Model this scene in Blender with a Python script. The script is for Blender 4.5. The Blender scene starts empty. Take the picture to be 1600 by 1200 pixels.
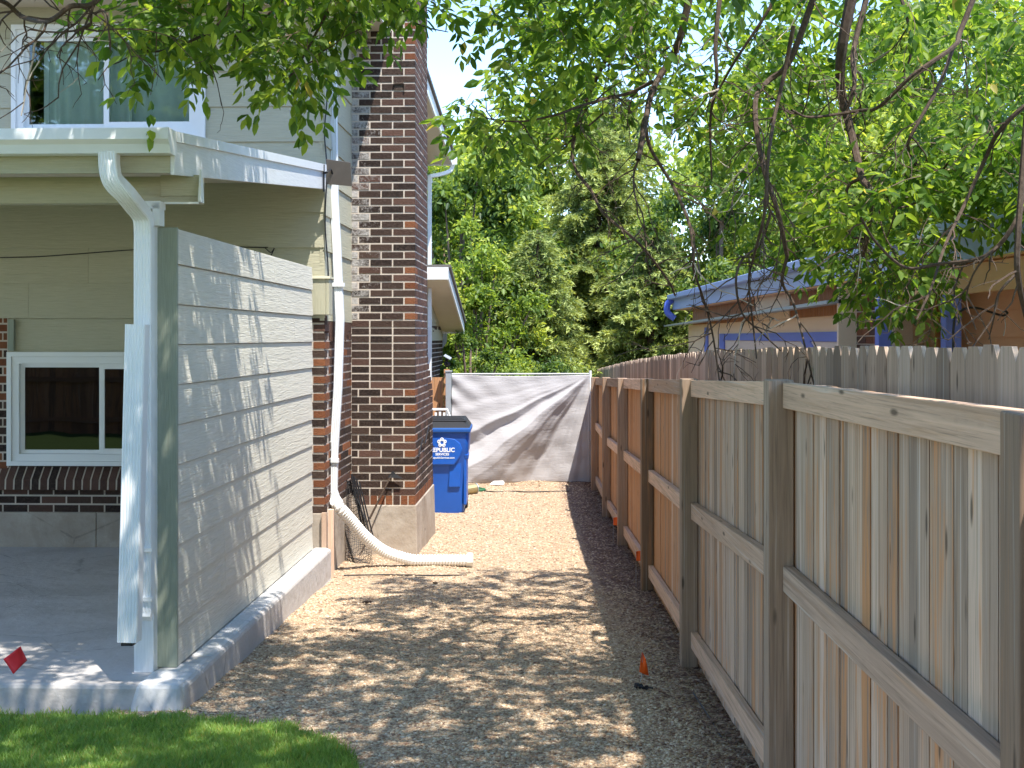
import bpy, math, random
import numpy as np
from mathutils import Vector, Matrix
random.seed(7); rng = np.random.default_rng(11)
S = bpy.context.scene
COL = S.collection
# ------------------------------------------------------------------ camera, sky, sun, exposure
EYE = 1.80; F = 2000.0; HY = 527.0
cam = bpy.data.objects.new('camera', bpy.data.cameras.new('camera')); COL.objects.link(cam)
cam.location = (0, 0, EYE); cam.rotation_euler = (math.pi/2, 0, 0)
cam.data.lens = 45; cam.data.sensor_width = 36; cam.data.shift_y = -(600-HY)/1600.0
cam.data.clip_start = .05; cam.data.clip_end = 600
S.camera = cam
SUN = Vector((.25, -.40, 1)).normalized()          # direction towards the sun
w = bpy.data.worlds.new('World'); S.world = w; w.use_nodes = True
nt = w.node_tree; bg = nt.nodes['Background']
sky = nt.nodes.new('ShaderNodeTexSky'); sky.sky_type = 'NISHITA'; sky.sun_disc = False
sky.sun_elevation = math.asin(SUN.z); sky.sun_rotation = math.atan2(SUN.x, SUN.y)
sky.altitude = 1600; sky.air_density = 1.0; sky.dust_density = 0.1
hsv = nt.nodes.new('ShaderNodeHueSaturation'); hsv.inputs['Saturation'].default_value = 1.05
nt.links.new(sky.outputs[0], hsv.inputs['Color']); nt.links.new(hsv.outputs[0], bg.inputs[0]); bg.inputs[1].default_value = 0.15
sl = bpy.data.lights.new('sun', 'SUN'); sl.energy = 2.75; sl.angle = math.radians(.6); sl.color = (1, .95, .87)
so = bpy.data.objects.new('sun', sl); COL.objects.link(so); so.location = (3, -3, 12)
so.rotation_euler = (-SUN).to_track_quat('-Z', 'Y').to_euler()
S.view_settings.view_transform = 'Standard'; S.view_settings.look = 'None'
S.view_settings.exposure = 1.72; S.view_settings.gamma = 1
S.render.engine = 'CYCLES'
S.cycles.max_bounces = 8; S.cycles.transparent_max_bounces = 8; S.cycles.diffuse_bounces = 4

# ------------------------------------------------------------------ frames
TH = math.atan(.035); CS, SN = math.cos(TH), math.sin(TH)
def W(x, y, z): return (x, y, z)
def H(x, y, z): return (x*CS + y*SN, -x*SN + y*CS, z)      # the house stands turned 2 degrees
def P(px, py, Y): return ((px-800)*Y/F, Y, EYE + (HY-py)*Y/F)   # measured point at distance Y
def hx(px, yh):
    a = (px-800)/F; return yh*(a*CS-SN)/(CS+a*SN)
def hz(px, py, yh):
    x = hx(px, yh); return EYE + (HY-py)/F*(-x*SN+yh*CS)
def gz(y):
    if y < 4.5: return .075
    if y < 14.3: return -.03*(y-7)
    if y < 26: return -.219
    return -.219
# ------------------------------------------------------------------ object helpers
def tag(o, label=None, cat=None, group=None, kind=None):
    if label: o['label'] = label
    if cat: o['category'] = cat
    if group: o['group'] = group
    if kind: o['kind'] = kind
    return o
def empty(name, loc, label, cat, group=None):
    o = bpy.data.objects.new(name, None); COL.objects.link(o); o.location = loc
    o.empty_display_size = .1
    return tag(o, label, cat, group)
def base_of(parent):
    b = Vector((0, 0, 0)); p = parent
    while p is not None: b += p.location; p = p.parent
    return b
class MB:
    def __init__(s, fr=W): s.v = []; s.f = []; s.uv = []; s.t = []; s.fr = fr; s.m = []
    def face(s, pts, tint=(.5, .5, .5), uvs=None, off=(0, 0), grain=None):
        n = len(s.v)
        P_ = [Vector(p) for p in pts]
        s.v += [s.fr(*p) for p in P_]; s.f.append(list(range(n, n+len(P_)))); s.t.append(tint)
        if uvs is None:
            nr = Vector((0, 0, 0))
            for i in range(len(P_)): nr += P_[i].cross(P_[(i+1) % len(P_)])
            a = [abs(c) for c in nr]
            k = a.index(max(a)); ax = [(1, 2), (0, 2), (0, 1)][k]
            if grain is not None:
                g = 'xyz'.index(grain)
                if ax[1] == g: ax = (ax[1], ax[0])
                elif g not in ax: pass
            uvs = [(p[ax[0]]+off[0], p[ax[1]]+off[1]) for p in P_]
        s.uv += uvs
    def hexa(s, c, tint=None, grain=None, off=None):
        # c: 8 corners, bottom 4 ccw (x0y0,x1y0,x1y1,x0y1) then top 4
        if tint is None: tint = (random.random(), random.random(), 0)
        if off is None: off = (random.random()*50, random.random()*50) if grain else (0, 0)
        for q in ((0, 3, 2, 1), (4, 5, 6, 7), (0, 1, 5, 4), (1, 2, 6, 5), (2, 3, 7, 6), (3, 0, 4, 7)):
            s.face([c[i] for i in q], tint, None, off, grain)
        return s
    def box(s, x0, x1, y0, y1, z0, z1, tint=None, grain=None, off=None):
        return s.hexa([(x0, y0, z0), (x1, y0, z0), (x1, y1, z0), (x0, y1, z0), (x0, y0, z1), (x1, y0, z1), (x1, y1, z1), (x0, y1, z1)], tint, grain, off)
    def prism(s, poly, axis, a, b, tint=(.5, .5, .5), grain=None, off=(0, 0)):
        def pt(u, v, c): return {'x': (c, u, v), 'y': (u, c, v), 'z': (u, v, c)}[axis]
        n = len(poly)
        ar = sum(poly[i][0]*poly[(i+1) % n][1]-poly[(i+1) % n][0]*poly[i][1] for i in range(n))
        if (ar < 0) ^ (axis == 'y'): poly = poly[::-1]
        if a > b: a, b = b, a
        s.face([pt(*p, b) for p in poly], tint, None, off, grain); s.face([pt(*p, a) for p in poly[::-1]], tint, None, off, grain)
        for i in range(n):
            p, q = poly[i], poly[(i+1) % n]
            s.face([pt(*p, a), pt(*q, a), pt(*q, b), pt(*p, b)], tint, None, off, grain)
        return s
    def sweep(s, pts, prof, right=None, tint=(.5, .5, .5), scales=None, caps=True):
        pts = [Vector(p) for p in pts]; n = len(pts); m = len(prof); L = 0; rings = []
        r = Vector(right) if right else None
        for i, p in enumerate(pts):
            t = (pts[min(i+1, n-1)]-pts[max(i-1, 0)]).normalized()
            if right is None:
                if r is None: r = t.orthogonal().normalized()
                r = (r-t*r.dot(t)).normalized()
                rr = r
            else: rr = (Vector(right)-t*t.dot(Vector(right))).normalized()
            nn = rr.cross(t)
            k = scales[i] if scales is not None else 1
            rings.append([p+rr*(a*k)+nn*(b*k) for a, b in prof])
        for i in range(n-1):
            l2 = L+(pts[i+1]-pts[i]).length
            for j in range(m):
                j2 = (j+1) % m
                s.face([rings[i][j], rings[i+1][j], rings[i+1][j2], rings[i][j2]], tint, [(L, j/m), (l2, j/m), (l2, (j+1)/m), (L, (j+1)/m)])
            L = l2
        if caps: s.face(rings[0], tint); s.face(rings[-1][::-1], tint)
        return s
    def tube(s, pts, r, n=8, tint=(.5, .5, .5), scales=None, caps=True):
        return s.sweep(pts, [(r*math.cos(-2*math.pi*k/n), r*math.sin(-2*math.pi*k/n)) for k in range(n)], None, tint, scales, caps)
    def build(s, name, mat, parent=None, smooth=False, bevel=0, weld=False, origin=None):
        v = np.array(s.v, dtype=np.float32)
        if parent is not None: b = base_of(parent)
        elif origin is not None: b = Vector(origin)
        else: b = Vector((float(v[:, 0].mean()), float(v[:, 1].mean()), float(v[:, 2].min())))
        v = v-np.array(b, dtype=np.float32)
        me = bpy.data.meshes.new(name); me.from_pydata(v.tolist(), [], s.f)
        uvl = me.uv_layers.new(name='UVMap'); uvl.data.foreach_set('uv', np.array(s.uv, dtype=np.float32).ravel())
        ca = me.attributes.new('tint', 'FLOAT_COLOR', 'CORNER')
        cols = np.concatenate([np.tile(np.array([t[0], t[1], t[2], 1.]), (len(f), 1)) for t, f in zip(s.t, s.f)]).astype(np.float32)
        ca.data.foreach_set('color', cols.ravel())
        me.materials.append(mat)
        if smooth: me.polygons.foreach_set('use_smooth', [True]*len(me.polygons))
        o = bpy.data.objects.new(name, me); COL.objects.link(o)
        if parent is not None: o.parent = parent
        else: o.location = b
        if weld or bevel:
            wm = o.modifiers.new('weld', 'WELD'); wm.merge_threshold = .0002
        if bevel:
            bm_ = o.modifiers.new('bevel', 'BEVEL'); bm_.width = bevel; bm_.segments = 2; bm_.limit_method = 'ANGLE'; bm_.angle_limit = math.radians(35)
            bm_.harden_normals = False
        return o
def np_mesh(name, v, f, mat, parent=None, tint=None, smooth=False, origin=(0, 0, 0)):
    """v (n,3) f (m,k) arrays -> one mesh object"""
    b = base_of(parent) if parent is not None else Vector(origin)
    v = (v-np.array(b)).astype(np.float32); k = f.shape[1]
    me = bpy.data.meshes.new(name)
    me.vertices.add(len(v)); me.vertices.foreach_set('co', v.ravel())
    me.loops.add(f.size); me.loops.foreach_set('vertex_index', f.ravel().astype(np.int32))
    me.polygons.add(len(f)); me.polygons.foreach_set('loop_start', np.arange(0, f.size, k, dtype=np.int32))
    if tint is not None:
        ca = me.attributes.new('tint', 'FLOAT_COLOR', 'CORNER')
        c = np.ones((len(f), k, 4), dtype=np.float32); c[:, :, :3] = tint[:, None, :]
        ca.data.foreach_set('color', c.ravel())
    me.update(); me.validate()
    if smooth: me.polygons.foreach_set('use_smooth', [True]*len(me.polygons))
    me.materials.append(mat)
    o = bpy.data.objects.new(name, me); COL.objects.link(o)
    if parent is not None: o.parent = parent
    else: o.location = b
    return o
def circ(r, n=10): return [(r*math.cos(-2*math.pi*k/n), r*math.sin(-2*math.pi*k/n)) for k in range(n)]
def bez(pts, n=6):
    """Catmull-Rom through the points"""
    p = [Vector(q) for q in pts]; p = [p[0]*2-p[1]]+p+[p[-1]*2-p[-2]]; out = []
    for i in range(1, len(p)-2):
        for k in range(n):
            t = k/n; a, b, c, d = p[i-1:i+3]
            out.append(.5*((2*b)+(c-a)*t+(2*a-5*b+4*c-d)*t*t+(3*b-a-3*c+d)*t**3))
    out.append(p[-2]); return out
# ------------------------------------------------------------------ materials
class NT:
    def __init__(s, name):
        s.m = bpy.data.materials.new(name); s.m.use_nodes = True; s.t = s.m.node_tree
        s.b = s.t.nodes['Principled BSDF']; s.out = s.t.nodes['Material Output']
    def n(s, ty, **kw):
        o = s.t.nodes.new(ty)
        for k, v in kw.items():
            if k.startswith('i_'):
                o.inputs[k[2:].replace('_', ' ')].default_value = v
            else: setattr(o, k, v)
        return o
    def l(s, a, b): s.t.links.new(a, b)
    def set(s, sock, v):
        if hasattr(v, 'is_output') or isinstance(v, bpy.types.NodeSocket): s.l(v, sock)
        else: sock.default_value = v
    def math(s, op, a, b=0., c=None, clamp=False):
        o = s.n('ShaderNodeMath', operation=op, use_clamp=clamp); s.set(o.inputs[0], a); s.set(o.inputs[1], b)
        if c is not None: s.set(o.inputs[2], c)
        return o.outputs[0]
    def mix(s, f, a, b, bt='MIX'):
        o = s.n('ShaderNodeMix', data_type='RGBA', blend_type=bt); s.set(o.inputs[0], f)
        s.set(o.inputs[6], a if not isinstance(a, tuple) else (*a, 1)[:4]); s.set(o.inputs[7], b if not isinstance(b, tuple) else (*b, 1)[:4])
        return o.outputs[2]
    def ramp(s, f, stops, interp='LINEAR'):
        o = s.n('ShaderNodeValToRGB'); e = o.color_ramp.elements; o.color_ramp.interpolation = interp
        while len(e) < len(stops): e.new(.5)
        for q, (p, c) in zip(e, stops):
            q.position = p; q.color = (*c, 1) if isinstance(c, tuple) else (c, c, c, 1)
        s.l(f, o.inputs[0]); return o.outputs[0]
    def uv(s): return s.n('ShaderNodeUVMap', uv_map='UVMap').outputs[0]
    def pos(s): return s.n('ShaderNodeTexCoord').outputs['Object']
    def tint(s):
        o = s.n('ShaderNodeVertexColor', layer_name='tint'); q = s.n('ShaderNodeSeparateColor'); s.l(o.outputs[0], q.inputs[0])
        return q.outputs[0], q.outputs[1], q.outputs[2]
    def mapv(s, v, sc=(1, 1, 1), off=(0, 0, 0)):
        o = s.n('ShaderNodeMapping'); s.l(v, o.inputs[0]); o.inputs['Scale'].default_value = sc; o.inputs['Location'].default_value = off; return o.outputs[0]
    def noise(s, v, scale, detail=4, rough=.55, dist=0.):
        o = s.n('ShaderNodeTexNoise'); s.l(v, o.inputs['Vector']); o.inputs['Scale'].default_value = scale
        o.inputs['Detail'].default_value = detail; o.inputs['Roughness'].default_value = rough; o.inputs['Distortion'].default_value = dist
        return o.outputs[0]
    def vor(s, v, scale, feature='F1', out='Distance'):
        o = s.n('ShaderNodeTexVoronoi', feature=feature); s.l(v, o.inputs['Vector']); o.inputs['Scale'].default_value = scale; return o.outputs[out]
    def bump(s, h, strength=.3, dist=.01, prev=None):
        o = s.n('ShaderNodeBump'); s.l(h, o.inputs['Height']); o.inputs['Strength'].default_value = strength; o.inputs['Distance'].default_value = dist
        if prev is not None: s.l(prev, o.inputs['Normal'])
        return o.outputs[0]
    def done(s, col=None, rough=.6, nrm=None, metal=0, spec=.4):
        if col is not None: s.set(s.b.inputs['Base Color'], (*col, 1) if isinstance(col, tuple) else col)
        s.set(s.b.inputs['Roughness'], rough); s.b.inputs['Metallic'].default_value = metal; s.b.inputs['Specular IOR Level'].default_value = spec
        if nrm is not None: s.l(nrm, s.b.inputs['Normal'])
        return s.m
def m_paint(name, col, rough=.5, emboss=.0, dirt=.25, spec=.35, weave=False):
    """painted board: faint embossed wood grain along u, slight wear"""
    t = NT(name); uv = t.uv(); a, b_, c = t.tint()
    g = t.noise(t.mapv(uv, (2.2, 26, 1)), 1.5, 5, .6, .9)
    g2 = t.noise(t.mapv(uv, (6, 110, 1)), 1.2, 3, .6, .3)
    d = t.noise(uv, 1.7, 6, .65); d2 = t.noise(t.pos(), 14, 5, .7)
    c0 = t.mix(t.math('MULTIPLY', t.ramp(d, [(.42, 0.), (.75, 1.)]), dirt), col, tuple(x*.72 for x in col))
    c0 = t.mix(t.math('MULTIPLY', t.ramp(d2, [(.6, 0.), (.72, 1.)]), dirt*.7), c0, tuple(x*.6 for x in col))
    c0 = t.mix(t.math('MULTIPLY', a, .12), c0, tuple(min(1, x*1.25) for x in col))
    c0 = t.mix(.18 if emboss > .2 else .05, c0, t.ramp(g2, [(.3, .25), (.7, 1.)]), 'MULTIPLY')
    n = t.bump(t.math('ADD', g, t.math('MULTIPLY', g2, .5)), emboss, .006) if emboss else None
    n = t.bump(d2, .08, .004, n)
    return t.done(c0, rough, n, 0, spec)
def m_wood(name, gray=(.49, .375, .29), orange=(.58, .28, .12), dark=(.11, .09, .07), k=1.0):
    t = NT(name); uv = t.uv(); a, b_, c = t.tint()
    off = t.n('ShaderNodeCombineXYZ'); t.l(t.math('MULTIPLY', a, 37.), off.inputs[0]); t.l(t.math('MULTIPLY', b_, 23.), off.inputs[1])
    va = t.n('ShaderNodeVectorMath', operation='ADD'); t.l(uv, va.inputs[0]); t.l(off.outputs[0], va.inputs[1]); v = va.outputs[0]
    fine = t.noise(t.mapv(v, (3, 170, 1)), 1.0, 5, .65, .25)
    mid = t.noise(t.mapv(v, (1.3, 46, 1)), 1.0, 5, .7, .6)
    stain = t.noise(t.mapv(v, (1.7, 30, 1)), 1.0, 4, .6, .5)
    blotch = t.noise(t.mapv(v, (2.5, 7, 1)), 1.0, 5, .65)
    col = t.mix(t.ramp(mid, [(.3, 0.), (.72, 1.)]), tuple(x*.62 for x in gray), tuple(x*1.28 for x in gray))
    col = t.mix(t.math('MULTIPLY', b_, .45), col, (gray[0]*1.3, gray[1]*1.3, gray[2]*1.33))
    col = t.mix(t.math('MULTIPLY', t.math('GREATER_THAN', a, .7), .4), col, (gray[0]*.72, gray[1]*.68, gray[2]*.66))
    th = t.math('SUBTRACT', .655, t.math('MULTIPLY', c, .42))
    om = t.math('MULTIPLY', t.math('SUBTRACT', t.math('ADD', stain, t.math('MULTIPLY', t.math('SUBTRACT', a, .5), .16)), th), 9., clamp=True)
    col = t.mix(1.0, col, t.ramp(t.math('FRACT', t.math('MULTIPLY', t.math('ADD', a, b_), 5.3)), [(0., (.58, .57, .56)), (.35, (.86, .82, .78)), (.7, (1.1, 1.03, .95)), (1., (1.22, 1.2, 1.18))]), 'MULTIPLY')
    col = t.mix(t.math('MULTIPLY', om, .85*k), col, orange)
    run = t.noise(t.mapv(v, (.7, 55, 1), (3, 7, 0)), 1.0, 3, .5, .4)
    col = t.mix(t.math('MULTIPLY', t.ramp(run, [(.58, 0.), (.68, 1.)]), .55*k), col, (.20, .115, .06))
    pal = t.noise(t.mapv(v, (.9, 70, 1), (9, 1, 0)), 1.0, 3, .5, .4)
    col = t.mix(t.math('MULTIPLY', t.ramp(pal, [(.60, 0.), (.72, 1.)]), .5), col, (.66, .62, .56))
    col = t.mix(t.math('MULTIPLY', t.ramp(fine, [(.30, 1.), (.46, 0.)]), .55), col, dark)
    col = t.mix(t.math('MULTIPLY', t.ramp(blotch, [(.62, 0.), (.8, 1.)]), .35), col, dark)
    kn = t.vor(t.mapv(v, (3.2, 13, 1)), 1.0)
    col = t.mix(t.math('MULTIPLY', t.ramp(kn, [(.06, 1.), (.14, 0.)]), .8), col, (.07, .05, .035))
    n = t.bump(t.math('ADD', t.math('MULTIPLY', fine, .6), mid), .45, .004)
    return t.done(col, .82, n, 0, .2)
def m_brick():
    t = NT('brick'); uv = t.uv(); a, b_, c = t.tint(); p = t.pos()
    n1 = t.noise(p, 46, 6, .7); n2 = t.noise(p, 9, 4, .6); n3 = t.noise(t.mapv(p, (60, 60, 240)), 1, 4, .7)
    dk = t.mix(a, (.022, .014, .011), (.068, .040, .029)); dk = t.mix(t.math('MULTIPLY', t.ramp(n1, [(.45, 0.), (.7, 1.)]), .6), dk, (.10, .066, .052))
    og = t.mix(a, (.16, .055, .024), (.25, .095, .042)); og = t.mix(t.math('MULTIPLY', t.ramp(n1, [(.5, 0.), (.8, 1.)]), .5), og, (.09, .045, .03))
    rd = t.mix(a, (.065, .034, .025), (.12, .062, .045)); rd = t.mix(t.math('MULTIPLY', t.ramp(n1, [(.45, 0.), (.75, 1.)]), .5), rd, (.13, .085, .065))
    col = t.mix(t.math('GREATER_THAN', c, .3), dk, rd); col = t.mix(t.math('GREATER_THAN', c, .7), col, og)
    # pale lime bloom, its strength carried by the second tint channel
    ef = t.math('MULTIPLY', t.math('SUBTRACT', t.math('ADD', t.math('MULTIPLY', n1, .7), t.math('ADD', t.math('MULTIPLY', n2, .5), b_)), 1.0), 4.0, clamp=True)
    col = t.mix(t.math('MULTIPLY', ef, .8), col, (.55, .52, .48))
    nr = t.bump(t.math('ADD', t.math('MULTIPLY', n3, .8), n1), .9, .006)
    return t.done(col, .85, nr, 0, .25)
def m_mortar():
    t = NT('mortar'); p = t.pos(); n1 = t.noise(p, 60, 5, .7); n2 = t.noise(p, 5, 4, .6)
    col = t.mix(n2, (.50, .42, .34), (.66, .58, .49)); col = t.mix(t.ramp(n1, [(.5, 0.), (.9, .5)]), col, (.34, .27, .22))
    return t.done(col, .95, t.bump(n1, .6, .004), 0, .1)
def m_concrete(name, col=(.42, .41, .39), warm=(.44, .36, .28), amt=.4, crack=True, form=0):
    t = NT(name); p = t.pos(); n1 = t.noise(p, 3, 7, .65); n2 = t.noise(p, 55, 6, .7); n3 = t.noise(p, 11, 5, .6)
    c = t.mix(t.math('MULTIPLY', t.ramp(n1, [(.35, 0.), (.7, 1.)]), amt), col, warm)
    c = t.mix(t.math('MULTIPLY', t.ramp(n2, [(.5, 0.), (.8, 1.)]), .35), c, tuple(x*.6 for x in col))
    c = t.mix(t.math('MULTIPLY', t.ramp(n3, [(.62, 0.), (.76, 1.)]), .3), c, tuple(x*.5 for x in col))
    pits = t.vor(p, 38); h = t.math('ADD', n2, t.math('MULTIPLY', t.ramp(pits, [(.0, 0.), (.12, 1.)]), .5))
    cr = t.vor(t.mapv(p, (1, 1, 1)), 1.1, 'DISTANCE_TO_EDGE'); wob = t.math('ADD', cr, t.math('MULTIPLY', t.math('SUBTRACT', t.noise(p, 9, 4), .5), .05))
    if crack: c = t.mix(t.math('MULTIPLY', t.ramp(wob, [(.0, 1.), (.006, 0.)]), .45), c, tuple(x*.35 for x in col))
    st_ = t.noise(p, 1.3, 8, .7, .5); c = t.mix(t.math('MULTIPLY', t.ramp(st_, [(.50, 0.), (.62, 1.)]), .35), c, tuple(x*.62 for x in warm))
    n = t.bump(t.math('ADD', h, n3), .35, .006); n = t.bump(t.noise(p, 7, 3), .5, .02, n)
    return t.done(c, .88, n, 0, .2)
def m_simple(name, col, rough=.5, metal=0, var=.15, scale=20, spec=.4, bump=.05):
    t = NT(name); p = t.pos(); n1 = t.noise(p, scale, 5, .6)
    c = t.mix(t.math('MULTIPLY', t.ramp(n1, [(.35, 0.), (.75, 1.)]), var*2, clamp=True), col, tuple(x*.6 for x in col))
    return t.done(c, rough, t.bump(n1, bump, .003), metal, spec)
def m_gravel():
    t = NT('gravel'); p = t.pos()
    dm = t.n('ShaderNodeVectorMath', operation='ADD'); nd = t.n('ShaderNodeTexNoise'); nd.inputs['Scale'].default_value = 30; t.l(p, nd.inputs['Vector'])
    sc = t.n('ShaderNodeVectorMath', operation='SCALE'); t.l(nd.outputs[1], sc.inputs[0]); sc.inputs[3].default_value = .02
    t.l(p, dm.inputs[0]); t.l(sc.outputs[0], dm.inputs[1]); v = dm.outputs[0]
    vc = t.vor(v, 62, 'F1', 'Color'); vd = t.vor(v, 62, 'F1'); v2 = t.vor(v, 140, 'F1'); vc2 = t.vor(v, 140, 'F1', 'Color')
    sp = t.n('ShaderNodeSeparateColor'); t.l(vc, sp.inputs[0]); sp2 = t.n('ShaderNodeSeparateColor'); t.l(vc2, sp2.inputs[0])
    col = t.ramp(sp.outputs[0], [(0., (.34, .22, .15)), (.2, (.45, .33, .215)), (.5, (.55, .42, .28)), (.8, (.62, .49, .34)), (1., (.72, .61, .46))])
    col = t.mix(t.math('MULTIPLY', t.math('GREATER_THAN', sp2.outputs[0], .78), .6), col, (.20, .11, .07))
    col = t.mix(t.ramp(vd, [(.6, 0.), (.9, .6)]), col, (.24, .15, .10))
    col = t.mix(t.math('MULTIPLY', t.ramp(t.noise(p, 1.2, 5, .6), [(.45, 0.), (.7, 1.)]), .3), col, (.40, .26, .17))
    # reddish bark mulch along the foot of the fence
    sx = t.n('ShaderNodeSeparateXYZ'); t.l(p, sx.inputs[0])
    edge = t.math('ADD', t.math('ADD', sx.outputs[0], t.math('MULTIPLY', t.math('SUBTRACT', t.noise(p, 5, 6, .75), .5), .30)), t.math('MULTIPLY', t.math('SUBTRACT', 7.6, sx.outputs[1]), -.0))
    near = t.math('MULTIPLY', t.math('SUBTRACT', sx.outputs[1], 7.2), .4, clamp=True)
    mk = t.math('MULTIPLY', t.math('MULTIPLY', t.math('SUBTRACT', edge, .60), 9., clamp=True), near)
    ml = t.ramp(t.vor(t.mapv(v, (1, .45, 1)), 45, 'F1', 'Color'), [(0., (.07, .04, .035)), (.5, (.19, .11, .085)), (1., (.36, .25, .21))])
    col = t.mix(t.math('MULTIPLY', mk, .85), col, ml)
    h = t.math('ADD', t.ramp(vd, [(0., 1.), (.8, 0.)]), t.math('MULTIPLY', t.ramp(v2, [(0., 1.), (.8, 0.)]), .4))
    return t.done(col, .9, t.bump(h, .9, .012), 0, .2)
def m_stone():
    t = NT('pebble'); a, b_, c = t.tint()
    col = t.ramp(a, [(0., (.20, .12, .08)), (.25, (.40, .27, .17)), (.6, (.54, .40, .26)), (.85, (.64, .50, .34)), (1., (.72, .60, .45))])
    return t.done(col, .85, t.bump(t.noise(t.pos(), 150, 3), .3, .003), 0, .25)
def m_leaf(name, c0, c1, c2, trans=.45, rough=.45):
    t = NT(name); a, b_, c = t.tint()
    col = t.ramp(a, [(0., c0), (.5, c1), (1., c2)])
    col = t.mix(t.math('GREATER_THAN', b_, .994), col, (.40, .34, .10))
    t.done(col, rough, None, 0, .35)
    tr = t.n('ShaderNodeBsdfTranslucent'); hs = t.n('ShaderNodeMix', data_type='RGBA', blend_type='MULTIPLY'); hs.inputs[0].default_value = 1
    t.l(col, hs.inputs[6]); hs.inputs[7].default_value = (2.1, 1.85, .75, 1); t.l(hs.outputs[2], tr.inputs[0])
    mx = t.n('ShaderNodeMixShader'); mx.inputs[0].default_value = trans; t.l(t.b.outputs[0], mx.inputs[1]); t.l(tr.outputs[0], mx.inputs[2]); t.l(mx.outputs[0], t.out.inputs[0])
    return t.m
def m_bark(name, c0=(.10, .075, .055), c1=(.24, .19, .15)):
    t = NT(name); uv = t.uv(); n1 = t.noise(t.mapv(t.pos(), (1, 1, .6)), 60, 5, .7); n2 = t.noise(t.pos(), 7, 4, .6)
    a, b_, c = t.tint()
    col = t.mix(t.ramp(n1, [(.35, 0.), (.7, 1.)]), c0, c1); col = t.mix(t.math('MULTIPLY', n2, .5), col, (c1[0]*1.1, c1[1]*.85, c1[2]*.75))
    col = t.mix(t.math('GREATER_THAN', c, .8), col, (.52, .44, .36))
    return t.done(col, .85, t.bump(n1, .5, .004), 0, .2)
def m_glass(name, tintc=(.8, .9, .88), refl=.10, opac=.25):
    t = NT(name); gl = t.n('ShaderNodeBsdfGlossy'); gl.inputs['Roughness'].default_value = .015
    tr = t.n('ShaderNodeBsdfTransparent'); tr.inputs[0].default_value = (*tintc, 1)
    lw = t.n('ShaderNodeFresnel'); lw.inputs[0].default_value = 1.52
    f = t.math('ADD', t.math('MULTIPLY', lw.outputs[0], 1.3), refl, clamp=True)
    nb = t.bump(t.noise(t.pos(), 1.6, 2), .05, .02); t.l(nb, gl.inputs['Normal'])
    mx = t.n('ShaderNodeMixShader'); t.l(f, mx.inputs[0]); t.l(tr.outputs[0], mx.inputs[1]); t.l(gl.outputs[0], mx.inputs[2])
    t.l(mx.outputs[0], t.out.inputs[0]); return t.m
def m_fabric(name, col):
    t = NT(name); uv = t.uv(); wv = t.noise(t.mapv(uv, (1, 1, 1)), 260, 2, .5); n2 = t.noise(uv, 2.3, 5, .6)
    c = t.mix(t.math('MULTIPLY', n2, .35), col, tuple(x*.75 for x in col)); c = t.mix(.12, c, wv, 'MULTIPLY')
    rt = t.n('ShaderNodeMapping'); t.l(uv, rt.inputs[0]); rt.inputs['Rotation'].default_value = (0, 0, -.6); rt.inputs['Scale'].default_value = (1.2, 9, 1)
    cr = t.noise(rt.outputs[0], 2.2, 6, .62, 1.2); cr2 = t.noise(t.mapv(uv, (3, 3, 1)), 2.6, 5, .6, 1.5)
    return t.done(c, .9, t.bump(t.math('ADD', cr, t.math('MULTIPLY', cr2, .6)), .24, .03), 0, .2)
M = {}
M['siding'] = m_paint('siding_paint', (.48, .455, .33), .55, .7, .2)
M['panel'] = m_paint('panel_paint', (.69, .655, .55), .55, .8, .3)
M['trim'] = m_paint('green_trim_paint', (.30, .33, .26), .6, .5, .2)
M['white'] = m_paint('white_paint', (.80, .81, .80), .42, .25, .10)
M['whitemetal'] = m_simple('white_metal', (.80, .82, .82), .38, 0, .06, 9, .5, .03)
M['vinyl'] = m_simple('white_vinyl', (.82, .83, .82), .35, 0, .03, 6, .5, .0)
M['soffit'] = m_simple('soffit_paint', (.62, .56, .44), .6, 0, .08, 5)
M['brick'] = m_brick(); M['mortar'] = m_mortar()
M['found'] = m_concrete('foundation_concrete', (.47, .41, .34), (.30, .23, .17), .75)
M['slab'] = m_concrete('patio_concrete', (.52, .49, .465), (.46, .41, .36), .35)
M['curb'] = m_concrete('curb_concrete', (.60, .60, .60), (.48, .45, .40), .35)
M['wood'] = m_wood('weathered_cedar')
M['wood2'] = m_wood('weathered_posts', (.30, .225, .17), (.42, .23, .12), (.10, .085, .07), .6)
M['rail'] = m_wood('rail_wood', (.62, .45, .34), (.50, .30, .17), (.15, .11, .08), .5)
M['woodfar'] = m_wood('gray_pickets', (.47, .37, .29), (.42, .27, .16), (.11, .10, .09), .5)
M['gravel'] = m_gravel(); M['pebble'] = m_stone()
M['bluebin'] = m_simple('blue_plastic', (.010, .10, .46), .38, 0, .12, 6, .5, .02)
M['bluelid'] = m_simple('blue_lid_plastic', (.012, .095, .36), .45, 0, .12, 6, .5, .02)
M['black'] = m_simple('black_plastic', (.018, .018, .02), .5, 0, .3, 20)
M['logo'] = m_simple('white_print', (.80, .82, .85), .5, 0, .02, 6)
M['fabric'] = m_fabric('gray_fabric', (.46, .44, .44))
M['steel'] = m_simple('galvanised_steel', (.45, .48, .50), .45, .4, .1, 10)
M['plate'] = m_simple('brown_metal_plate', (.22, .19, .17), .35, .6, .2, 12)
M['red'] = m_simple('red_flag_vinyl', (.78, .035, .05), .5, 0, .05, 8)
M['orange'] = m_simple('orange_flag_vinyl', (.95, .13, .01), .5, 0, .05, 8)
M['pipe'] = m_simple('white_corrugated_plastic', (.80, .78, .74), .45, 0, .08, 12)
M['roof'] = m_simple('asphalt_shingle', (.16, .15, .14), .9, 0, .3, 60, .2, .5)
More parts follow.
